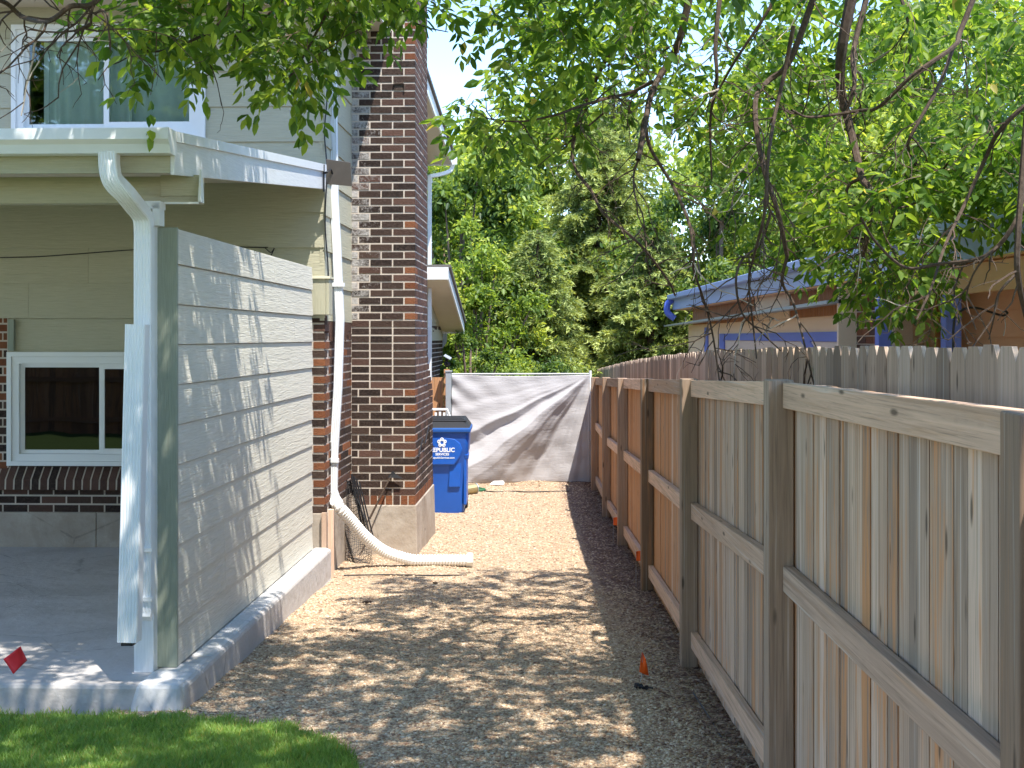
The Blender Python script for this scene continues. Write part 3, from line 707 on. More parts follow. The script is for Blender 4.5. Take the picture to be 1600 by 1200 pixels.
# dark cable down the corner, and cable under the patio roof
mb = MB(H); mb.tube(bez([(hx(510, YF), YF-.02, 4.3), (hx(512, YF), YF-.025, 3.7), (hx(508, YF), YF-.03, 3.4), (hx(512, YF), YF-.03, 3.1), (hx(509, YF), YF-.03, 2.7), (hx(514, YF), YF-.03, 2.3), (hx(512, YF), YF-.03, 1.98)], 5), .006, 6)
mb.build('cable', M['black'], house); mb = MB(H)
mb.tube(bez([(-5, YF-.03, 2.42), (hx(40, YF), YF-.03, hz(40, 402, YF)), (hx(110, YF), YF-.03, hz(110, 398, YF)), (hx(205, YF), YF-.03, hz(205, 391, YF)), (hx(300, YF), YF-.03, hz(300, 386, YF)), (hx(420, YF), YF-.03, hz(420, 387, YF))], 5), .004, 5)
mb.tube(bez([(hx(415, YF), YF-.03, hz(415, 387, YF)), (hx(425, YF), YF-.04, hz(425, 395, YF)), (hx(430, YF), YF-.03, hz(430, 388, YF)), (hx(423, YF), YF-.04, hz(423, 405, YF))], 5), .004, 5)
mb.build('cable', M['black'], house)
# --- windows
def window(w_, px_split, wall_y, name, glass, lower=False):
    x0, x1, z0, z1 = w_['x0'], w_['x1'], w_['z0'], w_['z1']; y = wall_y-.03
    fr = MB(H)
    def frame(mb, a, b, c, d, wd, y0, y1):
        mb.box(a, b, y0, y1, d-wd, d, None, 'x'); mb.box(a, b, y0, y1, c, c+wd, None, 'x'); mb.box(a, a+wd, y0, y1, c+wd, d-wd, None, 'z'); mb.box(b-wd, b, y0, y1, c+wd, d-wd, None, 'z')
    frame(fr, x0, x1, z0, z1, .035, y-.005, y+.07); frame(fr, x0+.036, x1-.036, z0+.036, z1-.036, .055, y+.012, y+.08)
    wo = fr.build(name, M['vinyl'], house, bevel=.003)
    a, b = x0+.0915, x1-.0915; c, d = z0+.0915, z1-.0915
    xs_ = px_split
    s1 = MB(H); frame(s1, xs_-.005, b, c, d, .042, y+.028, y+.05)
    s1.build('sash', M['vinyl'], wo, bevel=.002)
    s2 = MB(H); frame(s2, a, xs_+.035, c, d, .03, y+.052, y+.07)
    s2.build('sash', M['vinyl'], wo, bevel=.002)
    g1 = MB(H); g1.box(xs_+.038, b-.043, y+.036, y+.041, c+.043, d-.043); g1.build('pane', glass, wo)
    g2 = MB(H); g2.box(a+.031, xs_+.004, y+.058, y+.063, c+.031, d-.031); g2.build('pane', glass, wo)
    return wo, (a, b, c, d, y)
wo, (a, b, c, d, y) = window(WU, hx(163, YF), YF, 'window', M['glass'])
cm = MB(H); cyv = y+.125
def curtain(mb, x0, x1, z0, z1, yy, fold=.05, amp=.02):
    n_ = int((x1-x0)/.012); pts = [(x0+(x1-x0)*i/n_, yy+amp*math.sin((x0+(x1-x0)*i/n_)*2*math.pi/fold+1.3*math.sin(i*.13))) for i in range(n_+1)]
    for p0, p1 in zip(pts, pts[1:]): mb.face([(p0[0], p0[1], z0), (p1[0], p1[1], z0), (p1[0], p1[1], z1), (p0[0], p0[1], z1)])
curtain(cm, hx(60, YF), hx(200, YF), c-.1, d+.1, cyv, .10, .018); curtain(cm, hx(190, YF), b+.1, c-.1, d+.1, cyv+.05, .16, .022)
cm.build('curtain', M['curtain'], wo, smooth=True, weld=True)
rm = MB(H); rm.box(x0 := WU['x0']-.5, WU['x1']+.5, YF+1.6, YF+1.65, 2.6, 4.6); rm.build('room_back', M['dark'], house)
cm = MB(H); cm.box(hx(64, YF), hx(71, YF), y+.1, y+.12, c, d, None, 'z'); cm.build('blind_edge', M['vinyl'], wo)
wo2, (a, b, c, d, y) = window(WL, hx(156, YF), YF, 'window', M['glass2'], True)
rm = MB(H); rm.box(WL['x0']-.5, WL['x1']+.5, YF+1.2, YF+1.25, .2, 2.2); rm.build('room_back', M['dark'], house)
mb = MB(H); mb.box(hx(14.5, YF), hx(24, YF), YF-.03, YF+.0, WL['z1']+.01, ZB-.01, None, 'z'); mb.build('side_trim', M['trim'], house, bevel=.002)
# ================================================================== PATIO
mb = MB(H)
XS = -1.757
mb.box(-8, XS, 6.0, YF-.012, -.2, .152)
o = mb.build('patio_slab', M['slab'], bevel=.02); tag(o, kind='structure')
mb = MB(H)
mb.hexa([(hx(190, 5.95)-.02, 5.94, -.2), (XS+.012, 5.94, -.2), (XS+.012, 9.92, -.2), (hx(190, 5.95)-.02, 6.4, -.2),
         (hx(190, 5.95)+.06, 5.99, .16), (XS-.012, 5.99, .16), (XS-.012, 9.90, .16), (hx(190, 5.95)+.06, 6.3, .16)])
mb2 = MB(H)
yb_ = 5.97
lf = hx(195, 5.97)
mb2.hexa([(lf-.04, 5.93, -.2), (XS+.012, 5.93, -.2), (XS+.012, 6.55, -.2), (lf-.04, 6.2, -.2), (lf+.05, 5.985, .162), (XS-.018, 5.985, .162), (XS-.018, 6.55, .162), (lf+.05, 6.27, .162)], (.5, .5, 0))
for (ya, yb) in ((6.552, 8.3), (8.303, 9.93)):
    mb2.hexa([(XS-.14, ya, -.2), (XS+.01, ya, -.2), (XS+.01, yb, -.2), (XS-.14, yb, -.2), (XS-.14, ya, .162), (XS-.018, ya, .162), (XS-.018, yb, .162), (XS-.14, yb, .162)], (.5, .5, 0))
o = mb2.build('patio_curb', M['curb'], bevel=.022); tag(o, kind='structure')
# privacy wall
pw = empty('privacy_wall', H(-1.93, 8, .16), 'grey green freestanding privacy wall of wide lap boards at the patio edge', 'wall')
XP = -1.883; Y0 = 6.30; Y1 = 9.84
mb = MB(H); nb = 11; z = .165; hb = (2.34-.165)/nb; hb = .200
k = 0
while z < 2.33:
    h = min(hb, 2.345-z)
    jy = [Y0+.02]
    js = random.uniform(7.2, 9.2) if k else 8.3
    for (ya, yb) in ((Y0+.006, js), (js+.002, Y1)):
        dz0 = 0
        mb.hexa([(XP-.02, ya, z), (XP, ya, z), (XP, yb, z), (XP-.02, yb, z), (XP-.02, ya, z+h-.004), (XP-.010, ya, z+h-.004), (XP-.010, yb, z+h-.004), (XP-.02, yb, z+h-.004)], (random.random(), 0, 0), 'y')
    z += hb; k += 1
mb.build('lap_boards', M['panel'], pw, bevel=.002)
mb = MB(H); mb.box(XP-.10, XP-.021, Y0+.02, Y1, .162, 2.335, None, 'y'); z = .165
mb.build('backing', M['panel'], pw)
mb = MB(H); mb.box(XP-.106, XP+.003, Y0-.02, Y0+.004, .163, 2.345, None, 'z'); mb.build('end_board', M['trim'], pw, bevel=.004)
# patio cover
pc = empty('patio_cover', H(-3, 6.3, .15), 'low pitched patio roof with white gutter, pale beam and white post', 'patio cover')
YG = 5.97; XG = -1.80
zf, zr = 2.735, 3.11
mb = MB(H); mb.hexa([(-7, YG, zf), (XG-.02, YG, zf), (XG-.02, YF-.02, zr), (-7, YF-.02, zr), (-7, YG, zf+.03), (XG-.02, YG, zf+.03), (XG-.02, YF-.02, zr+.03), (-7, YF-.02, zr+.03)])
mb.build('roof_deck', M['roof'], pc)
mb = MB(H); zs, zt = 2.60, 2.985
mb.hexa([(-7, YG+.03, zs+.02), (XG-.02, YG+.03, zs+.02), (XG-.02, YF-.02, zt+.02), (-7, YF-.02, zt+.02), (-7, YG+.03, zs+.035), (XG-.02, YG+.03, zs+.035), (XG-.02, YF-.02, zt+.035), (-7, YF-.02, zt+.035)], None, 'x')
mb.build('ceiling', M['soffit'], pc)
mb = MB(H); mb.hexa([(XG-.02, YG, 2.565), (XG, YG, 2.565), (XG, YF-.02, 2.955), (XG-.02, YF-.02, 2.955), (XG-.02, YG, zf+.025), (XG, YG, zf+.025), (XG, YF-.02, zr+.02), (XG-.02, YF-.02, zr+.02)], None, 'y')
mb.build('rake_board', M['white'], pc, bevel=.002)
mb = MB(H); mb.hexa([(XG-.02, YG-.005, zf-.015), (XG+.012, YG-.005, zf-.015), (XG+.012, YF-.02, zr-.02), (XG-.02, YF-.02, zr-.02), (XG-.02, YG-.005, zf+.034), (XG+.012, YG-.005, zf+.034), (XG+.012, YF-.02, zr+.036), (XG-.02, YF-.02, zr+.036)])
mb.build('drip_edge', M['whitemetal'], pc)
mb = MB(H); mb.box(-7, XG-.021, YG, YG+.025, 2.575, zf-.002, None, 'x'); mb.build('fascia', M['siding'], pc)
mb = MB(H)
GP = [(YG-.003, 2.655), (YG-.003, 2.765), (YG-.008, 2.765), (YG-.01, 2.665), (YG-.085, 2.665), (YG-.10, 2.70), (YG-.125, 2.725), (YG-.125, 2.76), (YG-.118, 2.76), (YG-.122, 2.768), (YG-.135, 2.766), (YG-.135, 2.715), (YG-.11, 2.695), (YG-.095, 2.655)]
mb.prism(GP, 'x', -7, hx(264, YG-.1)); gt = mb.build('gutter', M['whitemetal'], pc)
mb = MB(H); mb.prism([(YG-.003, 2.652), (YG-.003, 2.768), (YG-.137, 2.769), (YG-.137, 2.713), (YG-.11, 2.69), (YG-.095, 2.652)], 'x', hx(264, YG-.1), hx(264, YG-.1)+.006); mb.build('end_cap', M['whitemetal'], gt)
mb = MB(H); mb.box(-7, -1.775, 6.30, 6.39, 2.468, 2.60, None, 'x'); mb.box(hx(250, 6.28), -1.77, 6.285, 6.298, 2.50, 2.605, None, 'x'); mb.build('beam', M['siding'], pc, bevel=.003)
mb = MB(H); xx = -1.765; mb.hexa([(xx-.003, 6.25, 2.468), (xx+.012, 6.25, 2.468), (xx+.012, 6.31, 2.468), (xx-.003, 6.31, 2.468), (xx, 6.27, 2.63), (xx+.008, 6.27, 2.63), (xx+.008, 6.29, 2.63), (xx, 6.29, 2.63)]); mb.box(xx-.17, xx, 6.25, 6.262, 2.458, 2.467); mb.build('bracket', M['whitemetal'], pc)
mb = MB(H); mb.box(hx(209, 6.22), hx(240, 6.22), 6.22, 6.30, .152, 2.40, None, 'z'); mb.build('post', M['white'], pc, bevel=.003)
mb = MB(H); mb.box(hx(238, 6.2), hx(249, 6.2), 6.2, 6.28, hz(245, 352, 6.2), 2.46); mb.box(hx(209, 6.2)-.01, hx(249, 6.2)+.003, 6.2, 6.29, 2.43, 2.467); mb.build('post_cap', M['whitemetal'], pc)
mb = MB(H)
yy = 5.90
pth = bez([(hx(170, yy), yy, hz(170, 238, yy)), (hx(171, yy), yy, hz(171, 262, yy)), (hx(176, yy), yy+.005, hz(176, 283, yy)), (hx(190, yy), yy+.05, hz(190, 302, yy)), (hx(210, 6.05), 6.05, hz(210, 322, 6.05)), (hx(222, 6.13), 6.13, hz(222, 338, 6.13)), (hx(225, 6.15), 6.15, hz(225, 360, 6.15)), (hx(225, 6.15), 6.15, hz(225, 400, 6.15)), (hx(225, 6.15), 6.15, 1.5), (hx(225, 6.15), 6.15, hz(225, 930, 6.15)), (hx(222, 6.12), 6.12, hz(222, 955, 6.12))], 4)
mb.sweep(pth, rectprof(.085, .06, 5), (1, 0, 0)); dso = mb.build('downspout', M['whitemetal'], pc)
mb = MB(H); 
for (px, py) in ((227, 860), (227, 937)):
    mb = MB(H); mb.box(hx(px-9.5, 6.1), hx(px+9.5, 6.1), 6.105, 6.125, hz(px, py+3, 6.1), hz(px, py-3, 6.1)); mb.build('strap', M['whitemetal'], dso)
# separate larger sleeve leaning on the post
ex = empty('downspout_extension', H(hx(202, 6.02), 6.02, .3), 'long pale ribbed downspout length hanging in front of the white patio post', 'downspout')
mb = MB(H); ty = 6.03
mb.sweep([(hx(214.5, ty), ty, hz(214, 507, ty)), (hx(209, ty), ty-.005, hz(208, 750, ty)), (hx(203, ty), ty-.01, hz(203, 1001, ty))], rectprof(.096, .075, 6), (1, 0, 0)); mb.build('sleeve', M['whitemetal'], ex)
mb = MB(H); mb.box(hx(194, ty), hx(212, ty), ty-.045, ty+.03, hz(203, 1006, ty), hz(203, 1001.5, ty)); mb.build('dark_end', M['black'], ex)
# metal plate on the roof corner
mp = empty('metal_plate', H(hx(530, 9.8), 9.8, hz(530, 290, 9.8)), 'small square brown metal plate on a bracket at the patio roof end', 'metal plate')
mb = MB(H); a_, b_ = hx(512, 9.8), hx(548, 9.8); mb.hexa([(a_, 9.78, hz(512, 288, 9.8)), (b_, 9.84, hz(548, 290, 9.8)), (b_, 9.852, hz(548, 290, 9.8)), (a_, 9.792, hz(512, 288, 9.8)), (a_, 9.74, hz(512, 250, 9.8)), (b_, 9.80, hz(548, 254, 9.8)), (b_, 9.812, hz(548, 254, 9.8)), (a_, 9.752, hz(512, 250, 9.8))]); mb.build('plate', M['plate'], mp, bevel=.002)
mb = MB(H); mb.tube([(hx(506, 9.8), 9.78, hz(506, 272, 9.8)), (hx(514, 9.8), 9.74, hz(514, 270, 9.8)), (hx(519, 9.8), 9.75, hz(519, 266, 9.8)), (hx(520, 9.8), 9.78, hz(520, 272, 9.8))], .008, 6); mb.tube([(hx(507, 9.8), 9.77, hz(507, 300, 9.8)), (hx(507, 9.8), 9.77, hz(507, 258, 9.8))], .008, 6); mb.build('bracket', M['black'], mp)

# ================================================================== CORRUGATED PIPE, MESH, RODS
fp = empty('drain_pipe', H(hx(600, 10.3), 10.3, -.1), 'white corrugated flexible drain pipe curving from the downspout onto the gravel', 'drain pipe')
pp = bez([P(523, 786, 10.35), P(532, 795, 10.33), P(548, 813, 10.4), P(572, 840, 10.5), P(600, 861, 10.6), P(635, 873, 10.65), P(675, 880, 10.66), P(715, 883.5, 10.66), P(731, 884.5, 10.66)], 40)
pp = [Vector(q) for q in pp]
for q in pp: q.z = max(q.z, gz(q.y)+.052)
# resample evenly
def resample(pts, step):
    out = [pts[0].copy()]; acc = 0
    for a, b in zip(pts, pts[1:]):
        L = (b-a).length; d = step-acc
        while d <= L and L > 0: out.append(a.lerp(b, d/L)); d += step
        acc = (acc+L) % step
    return out
rp = resample(pp, .006); sc = [1.0+(.10 if i % 4 in (1, 2) else -.06) for i in range(len(rp))]
sc[:9] = [.86]*9
mb = MB(); mb.tube(rp, .046, 16, scales=sc); mb.build('corrugated_tube', M['pipe'], fp, smooth=False)
mb = MB(); e = rp[-1]; d_ = (rp[-1]-rp[-4]).normalized(); mb.sweep([e-d_*.01, e+d_*.045], rectprof(.10, .085), None); mb.build('end_collar', M['pipe'], fp, bevel=.008)
mb = MB(); e = rp[0]; d_ = (rp[4]-rp[0]).normalized(); mb.sweep([e-d_*.06, e+d_*.03], rectprof(.098, .085), None); mb.build('top_collar', M['pipe'], fp, bevel=.006)
# black plastic mesh behind it
ms = empty('plastic_mesh', H(hx(550, 10.8), 10.8, -.1), 'crumpled black plastic garden mesh leaning in the corner behind the drain pipe', 'mesh')
mb = MB(H)
def meshpt(u, v):   # u 0..1 across, v 0..1 up; leaning sheet
    x = hx(527, 10.9)+.36*u*(1-.62*v) + .02*math.sin(v*7+u*5); y = 10.95-.30*u*(1-v)+.05*math.sin(u*9+v*3)+.15*v; z = gz(10.9)-.02+.68*v+.02*math.sin(u*8)
    return (x, y, z)
for i in range(23):
    u = i/22; mb.tube([meshpt(u, v/14) for v in range(15)], .0024, 4)
for j in range(31):
    v = j/30; mb.tube([meshpt(u/10, v+.02*math.sin(u*2.+j)) for u in range(11)], .0024 if j < 29 else .006, 4)
mb.build('mesh_sheet', M['black'], ms)
mb = MB(H)
for k in range(4):
    u = .55+.13*k; mb.tube([(hx(548+k*4, 10.95), 10.98, .62-.02*k), (hx(570+k*5, 10.9), 10.9, .05)], .010-.001*k, 5)
mb.build('edge_strip', M['black'], ms)
rd = empty('metal_rods', H(hx(590, 11.2), 11.2, 0), 'thin rusty rods leaning on the chimney brickwork above the drain pipe', 'rods')
mb = MB(H)
mb.tube([(hx(573, 11.15), 11.15, hz(573, 818, 11.15)), (hx(600, 11.22), 11.22, hz(600, 765, 11.22)), (hx(614, 11.27), 11.27, hz(614, 738, 11.27))], .007, 5)
mb.tube([(hx(578, 11.17), 11.17, hz(578, 812, 11.15)), (hx(605, 11.24), 11.24, hz(605, 757, 11.22)), (hx(612, 11.27), 11.27, hz(612, 742, 11.27))], .005, 5)
mb.build('rod', M['barkdk'], rd)
mb = MB(H)
mb.hexa([(hx(606, 11.25), 11.25, hz(606, 746, 11.25)), (hx(629, 11.25), 11.25, hz(629, 748, 11.25)), (hx(629, 11.25), 11.27, hz(629, 748, 11.25)), (hx(606, 11.25), 11.27, hz(606, 746, 11.25)),
         (hx(613, 11.25), 11.26, hz(613, 736, 11.25)), (hx(618, 11.25), 11.26, hz(618, 741, 11.25)), (hx(618, 11.25), 11.27, hz(618, 741, 11.25)), (hx(613, 11.25), 11.27, hz(613, 736, 11.25))]); mb.build('dark_wedge', M['black'], rd)
wr = MB(H); wr.tube(bez([(cx1+.012, 11.45, .72), (cx1+.02, 11.75, .86), (cx1+.015, 12.0, .80), (cx1+.02, 12.3, .93), (cx1+.012, 12.5, .76), (cx1+.02, 12.85, .70)], 6), .007, 5)
tag(wr.build('loose_wire', M['black']), 'black wire strung across the side face of the chimney', 'wire')
# ================================================================== BIN
bx, by = -.79, 14.95; bz = gz(14.95)
bn = empty('recycling_bin', (bx, by, bz), 'blue wheeled recycling bin with white printed logo beside the chimney', 'bin')
Wt, Wb = .60, .50; Dt, Db = .62, .50; Hb = 1.00; y0b = 14.66
def bring(z, w_, yf, yb, r=.05):
    pts = []
    for (cx_, cy_, a0) in ((w_/2-r, yb-r, 0), (-w_/2+r, yb-r, 90), (-w_/2+r, yf+r, 180), (w_/2-r, yf+r, 270)):
        for k in range(5):
            a = math.radians(a0+k*22.5); pts.append((bx+cx_+r*math.cos(a), cy_+r*math.sin(a), bz+z))
    return pts
lv = [(.0, .46, y0b+.02, y0b+.50), (.04, .48, y0b+.012, y0b+.52), (.30, .505, y0b+.005, y0b+.56), (.66, .55, y0b-.03, y0b+.60), (.70, .575, y0b-.045, y0b+.61), (.93, .60, y0b-.055, y0b+.64)]
mb = MB(); rings = [bring(*q) for q in lv]
for A, B in zip(rings, rings[1:]):
    for i in range(20): mb.face([A[i], A[(i+1) % 20], B[(i+1) % 20], B[i]])
mb.face(rings[0][::-1]); mb.face(rings[-1])
body = mb.build('body', M['bluebin'], bn, smooth=True, weld=True); em = body.modifiers.new('es', 'EDGE_SPLIT'); em.split_angle = math.radians(40)
mb = MB(); mb.prism([(bx-.215, bz+.56), (bx+.13, bz+.56), (bx+.20, bz+.66), (bx+.225, bz+.74), (bx+.20, bz+.81), (bx+.14, bz+.86), (bx+.0, bz+.885), (bx-.215, bz+.87)], 'y', y0b-.056, y0b-.02)
pn = mb.build('raised_panel', M['bluebin'], body, bevel=.012)
mb = MB(); mb.prism([(bx+.06, bz+.30), (bx+.195, bz+.30), (bx+.215, bz+.58), (bx+.19, bz+.63), (bx+.12, bz+.635), (bx+.075, bz+.60)], 'y', y0b-.022, y0b+.03); mb.build('raised_panel', M['bluebin'], body, bevel=.012)
mb = MB(); mb.box(bx+.235, bx+.27, y0b-.02, y0b+.5, bz+.10, bz+.80); mb.prism([(y0b-.02, bz+.62), (y0b+.25, bz+.64), (y0b+.25, bz+.69), (y0b-.035, bz+.68)], 'x', bx+.24, bx+.292); mb.build('side_rib', M['bluebin'], body, bevel=.01)
mb = MB(); mb.box(bx-.315, bx+.318, y0b-.085, y0b+.66, bz+.93, bz+.985); mb.build('rim', M['bluelid'], bn, bevel=.014)
mb = MB()
mb.hexa([(bx-.31, y0b-.075, bz+.987), (bx+.31, y0b-.075, bz+.987), (bx+.31, y0b+.66, bz+.987), (bx-.31, y0b+.66, bz+.987), (bx-.24, y0b+.02, bz+1.05), (bx+.24, y0b+.02, bz+1.05), (bx+.24, y0b+.6, bz+1.085), (bx-.24, y0b+.6, bz+1.085)])
for k in range(4): mb.box(bx-.26+.02*k, bx+.27-.03*k, y0b+.02+.13*k, y0b+.09+.13*k, bz+1.05, bz+1.068+.008*k)
mb.build('lid', M['black'], bn, bevel=.008)
mb = MB(); mb.tube([(bx-.27, y0b+.72, bz+.97), (bx+.27, y0b+.72, bz+.97)], .018, 8); mb.build('handle', M['black'], bn)
for s_ in (-1, 1):
    mb = MB(); mb.tube([(bx+s_*.20, y0b+.56, bz+.12), (bx+s_*.265, y0b+.56, bz+.12)], .12, 20); mb.build('wheel', M['black'], bn, bevel=.006)
# printed mark
def text(txt, size, x, y, z, mat, parent, bold=0.0, sx=1.0):
    cu = bpy.data.curves.new('lettering', 'FONT'); cu.body = txt; cu.size = size; cu.align_x = 'CENTER'; cu.extrude = .0012; cu.offset = bold
    o = bpy.data.objects.new('lettering', cu); COL.objects.link(o)
    dg = bpy.context.evaluated_depsgraph_get(); me = bpy.data.meshes.new_from_object(o.evaluated_get(dg)); bpy.data.objects.remove(o)
    o = bpy.data.objects.new('lettering', me); COL.objects.link(o); me.materials.append(mat); o.parent = parent
    o.location = Vector((x, y, z))-base_of(parent); o.rotation_euler = (math.pi/2, 0, 0); o.scale = (sx, 1, 1); return o
lx = P(691, 0, y0b-.06)[0]; yl = y0b-.0575
text('REPUBLIC', .066, lx, yl, P(0, 706, yl)[2], M['logo'], bn, .0022)
text('SERVICES', .038, lx, yl, P(0, 711.5, yl)[2], M['logo'], bn, .0012)
text('RepublicServices.com', .030, lx+.01, yl, P(0, 716.5, yl)[2], M['logo'], bn, .0006)
mb = MB(); zc = P(0, 691.5, yl)[2]; xc = P(690.5, 0, yl)[0]
for k in range(5):
    a = math.radians(90+72*k); c_ = (xc+.034*math.cos(a), zc+.034*math.sin(a)); ring = []
    for j in range(13):
        b_ = a+math.radians(-150+25*j); ring.append((c_[0]+.017*math.cos(b_), yl-.001, c_[1]+.017*math.sin(b_)))
    mb.tube(ring, .0055, 5)
    a2 = a+math.radians(36); mb.tube([(xc+.045*math.cos(a-.35), yl, zc+.045*math.sin(a-.35)), (xc+.022*math.cos(a2), yl, zc+.022*math.sin(a2)), (xc+.045*math.cos(a+1.256+.35), yl, zc+.045*math.sin(a+1.256+.35))], .005, 5)
mb.build('emblem', M['logo'], bn)
# things behind the bin
cn = empty('paint_can', P(738, 778, 16.4), 'small dull brass coloured can lying on the gravel behind the blue bin', 'can')
c0 = Vector(P(733, 770, 16.4)); c0.z = gz(16.4)+.065
M['can'] = m_simple('brass_can', (.42, .34, .18), .4, .5, .3, 14)
mb = MB(); mb.tube([c0+Vector((-.05, -.03, 0)), c0+Vector((.085, .04, .015))], .062, 18); mb.build('can_body', M['can'], cn, bevel=.004)
mb = MB(); mb.tube([c0+Vector((.083, .039, .015)), c0+Vector((.093, .045, .016))], .067, 18); mb.build('rim', M['steel'], cn)
M['hose'] = m_simple('green_hose', (.03, .14, .06), .5)
mb = MB(); mb.tube([Vector(q)+Vector((0, 0, .02)) for q in bez([(-.62, 17.3, gz(17)), (-.50, 17.1, gz(17)), (-.42, 16.9, gz(17)), (-.36, 16.8, gz(17)), (-.42, 16.7, gz(17)), (-.52, 16.85, gz(17))], 6)], .02, 7)
tag(mb.build('garden_hose', M['hose']), 'short dark green hose end lying behind the can', 'hose')
mb = MB(); mb.tube([Vector(q)+Vector((0, 0, .012)) for q in bez([(-.4, 16.75, gz(17)), (-.2, 16.62, gz(17)), (.0, 16.7, gz(17)), (.2, 16.62, gz(17)), (.5, 16.68, gz(17)), (.75, 16.72, gz(17))], 8)], .008, 5)
tag(mb.build('drip_line', M['black']), 'thin black irrigation line across the gravel before the fabric screen', 'tubing')
mb = MB(); mb.hexa([(-.30, 17.45, gz(17)+.01), (-.12, 17.42, gz(17)+.01), (-.10, 17.6, gz(17)+.02), (-.26, 17.66, gz(17)+.02), (-.29, 17.46, gz(17)+.03), (-.13, 17.43, gz(17)+.02), (-.12, 17.58, gz(17)+.05), (-.25, 17.64, gz(17)+.04)])
tag(mb.build('paper_scrap', M['vinyl']), 'crumpled white scrap lying at the foot of the fabric screen', 'paper')
wc = empty('garden_chair', P(688, 700, 17.0), 'white plastic chair back showing between the chimney and the bin lid', 'chair')
a0 = Vector(P(687, 655, 17.0))
mb = MB(); 
for k in range(5): mb.box(a0.x-.12+.055*k, a0.x-.09+.055*k, 16.98, 17.0, a0.z-.5, a0.z+.07+.03*math.sin(k*.8))
mb.sweep([(a0.x-.14, 16.99, a0.z-.5), (a0.x-.14, 16.99, a0.z+.05), (a0.x-.10, 16.99, a0.z+.13), (a0.x+.10, 16.99, a0.z+.13), (a0.x+.15, 16.99, a0.z+.0), (a0.x+.17, 16.99, a0.z-.5)], circ(.018, 6)); mb.build('backrest', M['vinyl'], wc)
mb = MB(); mb.box(a0.x-.16, a0.x+.18, 16.5, 16.98, a0.z-.52, a0.z-.49); mb.build('seat', M['vinyl'], wc, bevel=.01)
for sx_ in (-.14, .16):
    for sy_ in (16.53, 16.96):
        mb = MB(); mb.box(a0.x+sx_-.02, a0.x+sx_+.02, sy_-.02, sy_+.02, gz(17), a0.z-.5); mb.build('leg', M['vinyl'], wc)
# wooden gate strip left of the screen post and little solar light
mb = MB(); g0 = P(693, 0, 18.0)[0]; g1 = P(702, 0, 18.0)[0]; mb.box(g0, g1, 18.1, 18.13, gz(18), P(0, 575, 18)[2]-.02, (.7, .2, .9), 'z'); mb.box(g0-.3, g0-.005, 18.1, 18.13, gz(18), P(0, 590, 18)[2], (.2, .2, .9), 'z')
tag(mb.build('gate_boards', M['wood']), 'narrow reddish brown wooden gate boards behind the gray screen post', 'gate')
sg = empty('solar_light', P(700, 580, 17.9), 'tiny solar spotlight on the gate boards left of the fabric screen', 'light')
mb = MB(); q = P(699, 560, 17.9); mb.hexa([(q[0]-.05, 17.85, q[2]+.03), (q[0]+.04, 17.85, q[2]-.02), (q[0]+.06, 17.95, q[2]-.0), (q[0]-.03, 17.95, q[2]+.05), (q[0]-.05, 17.85, q[2]+.04), (q[0]+.04, 17.85, q[2]-.01), (q[0]+.06, 17.95, q[2]+.01), (q[0]-.03, 17.95, q[2]+.06)]); mb.build('panel', M['steel'], sg)
mb = MB(); mb.tube([(q[0]-.01, 17.95, q[2]+.0), (q[0]-.02, 18.05, q[2]-.12)], .018, 6); mb.tube([(q[0]+.02, 17.9, q[2]-.08), (q[0]-.03, 17.95, q[2]-.07)], .028, 8); mb.build('lamp_head', M['black'], sg)
# ================================================================== FABRIC SCREEN
YSC = 17.9
sc_ = empty('fabric_screen', (0.1, YSC, gz(18)), 'grey fabric privacy screen stretched between two posts across the side yard', 'screen')
xl, xr = P(706, 0, YSC)[0], P(921, 0, YSC)[0]; zt_, zb_ = P(0, 585.5, YSC)[2], P(0, 752, YSC)[2]
NU, NV = 150, 110; V = []; UVs = []
def fold(u, v):
    """u 0 left..1 right, v 0 bottom..1 top; displacement towards camera; folds radiate from the top right corner"""
    dx, dy = (1.0-u)*1.93, (1.0-v)*1.50
    r = math.hypot(dx, dy); a = math.degrees(math.atan2(dy, dx))      # 0 = along the top edge, 90 = down the right edge
    a += .5*math.sin(r*3)+.5*math.sin(r*9+1)
    h = float(np.interp(a, [0, 12, 20, 25, 30, 33, 37.5, 42, 60, 66, 78, 90], [0, .010, .025, .050, .000, .03, .14, .125, -.11, -.10, .02, .0]))
    rip = .010*math.sin(math.radians(a)*40+r*1.5)+.007*math.sin(math.radians(a)*71+2)
    h = h*min(1.3, r)+rip*.38*min(1, r*1.4)*min(1, a/25)
    lf_ = math.exp(-u*9)*.020*math.sin((v*1.3+u*1.1)*26)*(v*.7+.3)
    wr_ = .003*math.sin(u*31+v*19)+.003*math.sin(u*13-v*37)
    return h*min(1., (1-v)*9+.05)+lf_+wr_+.02*math.sin(math.pi*u)*math.sin(math.pi*v)+.09*(1-v)
for j in range(NV+1):
    for i in range(NU+1):
        u, v = i/NU, j/NV
        topz = zt_-.018*math.sin(math.pi*u); botz = zb_+.006*math.sin(u*9)
        V.append((xl+(xr-xl)*u, YSC-.02-fold(u, v)*1.1, botz+(topz-botz)*v)); UVs.append((u*2, v*1.5))
n = NU+1; fc = np.array([(j*n+i, j*n+i+1, (j+1)*n+i+1, (j+1)*n+i) for j in range(NV) for i in range(NU)])
o = np_mesh('fabric', np.array(V), fc, M['fabric'], sc_, smooth=True)
ul = o.data.uv_layers.new(name='UVMap'); ul.data.foreach_set('uv', np.array(UVs)[fc.ravel()].ravel())
sm = o.modifiers.new('sol', 'SOLIDIFY'); sm.thickness = .003
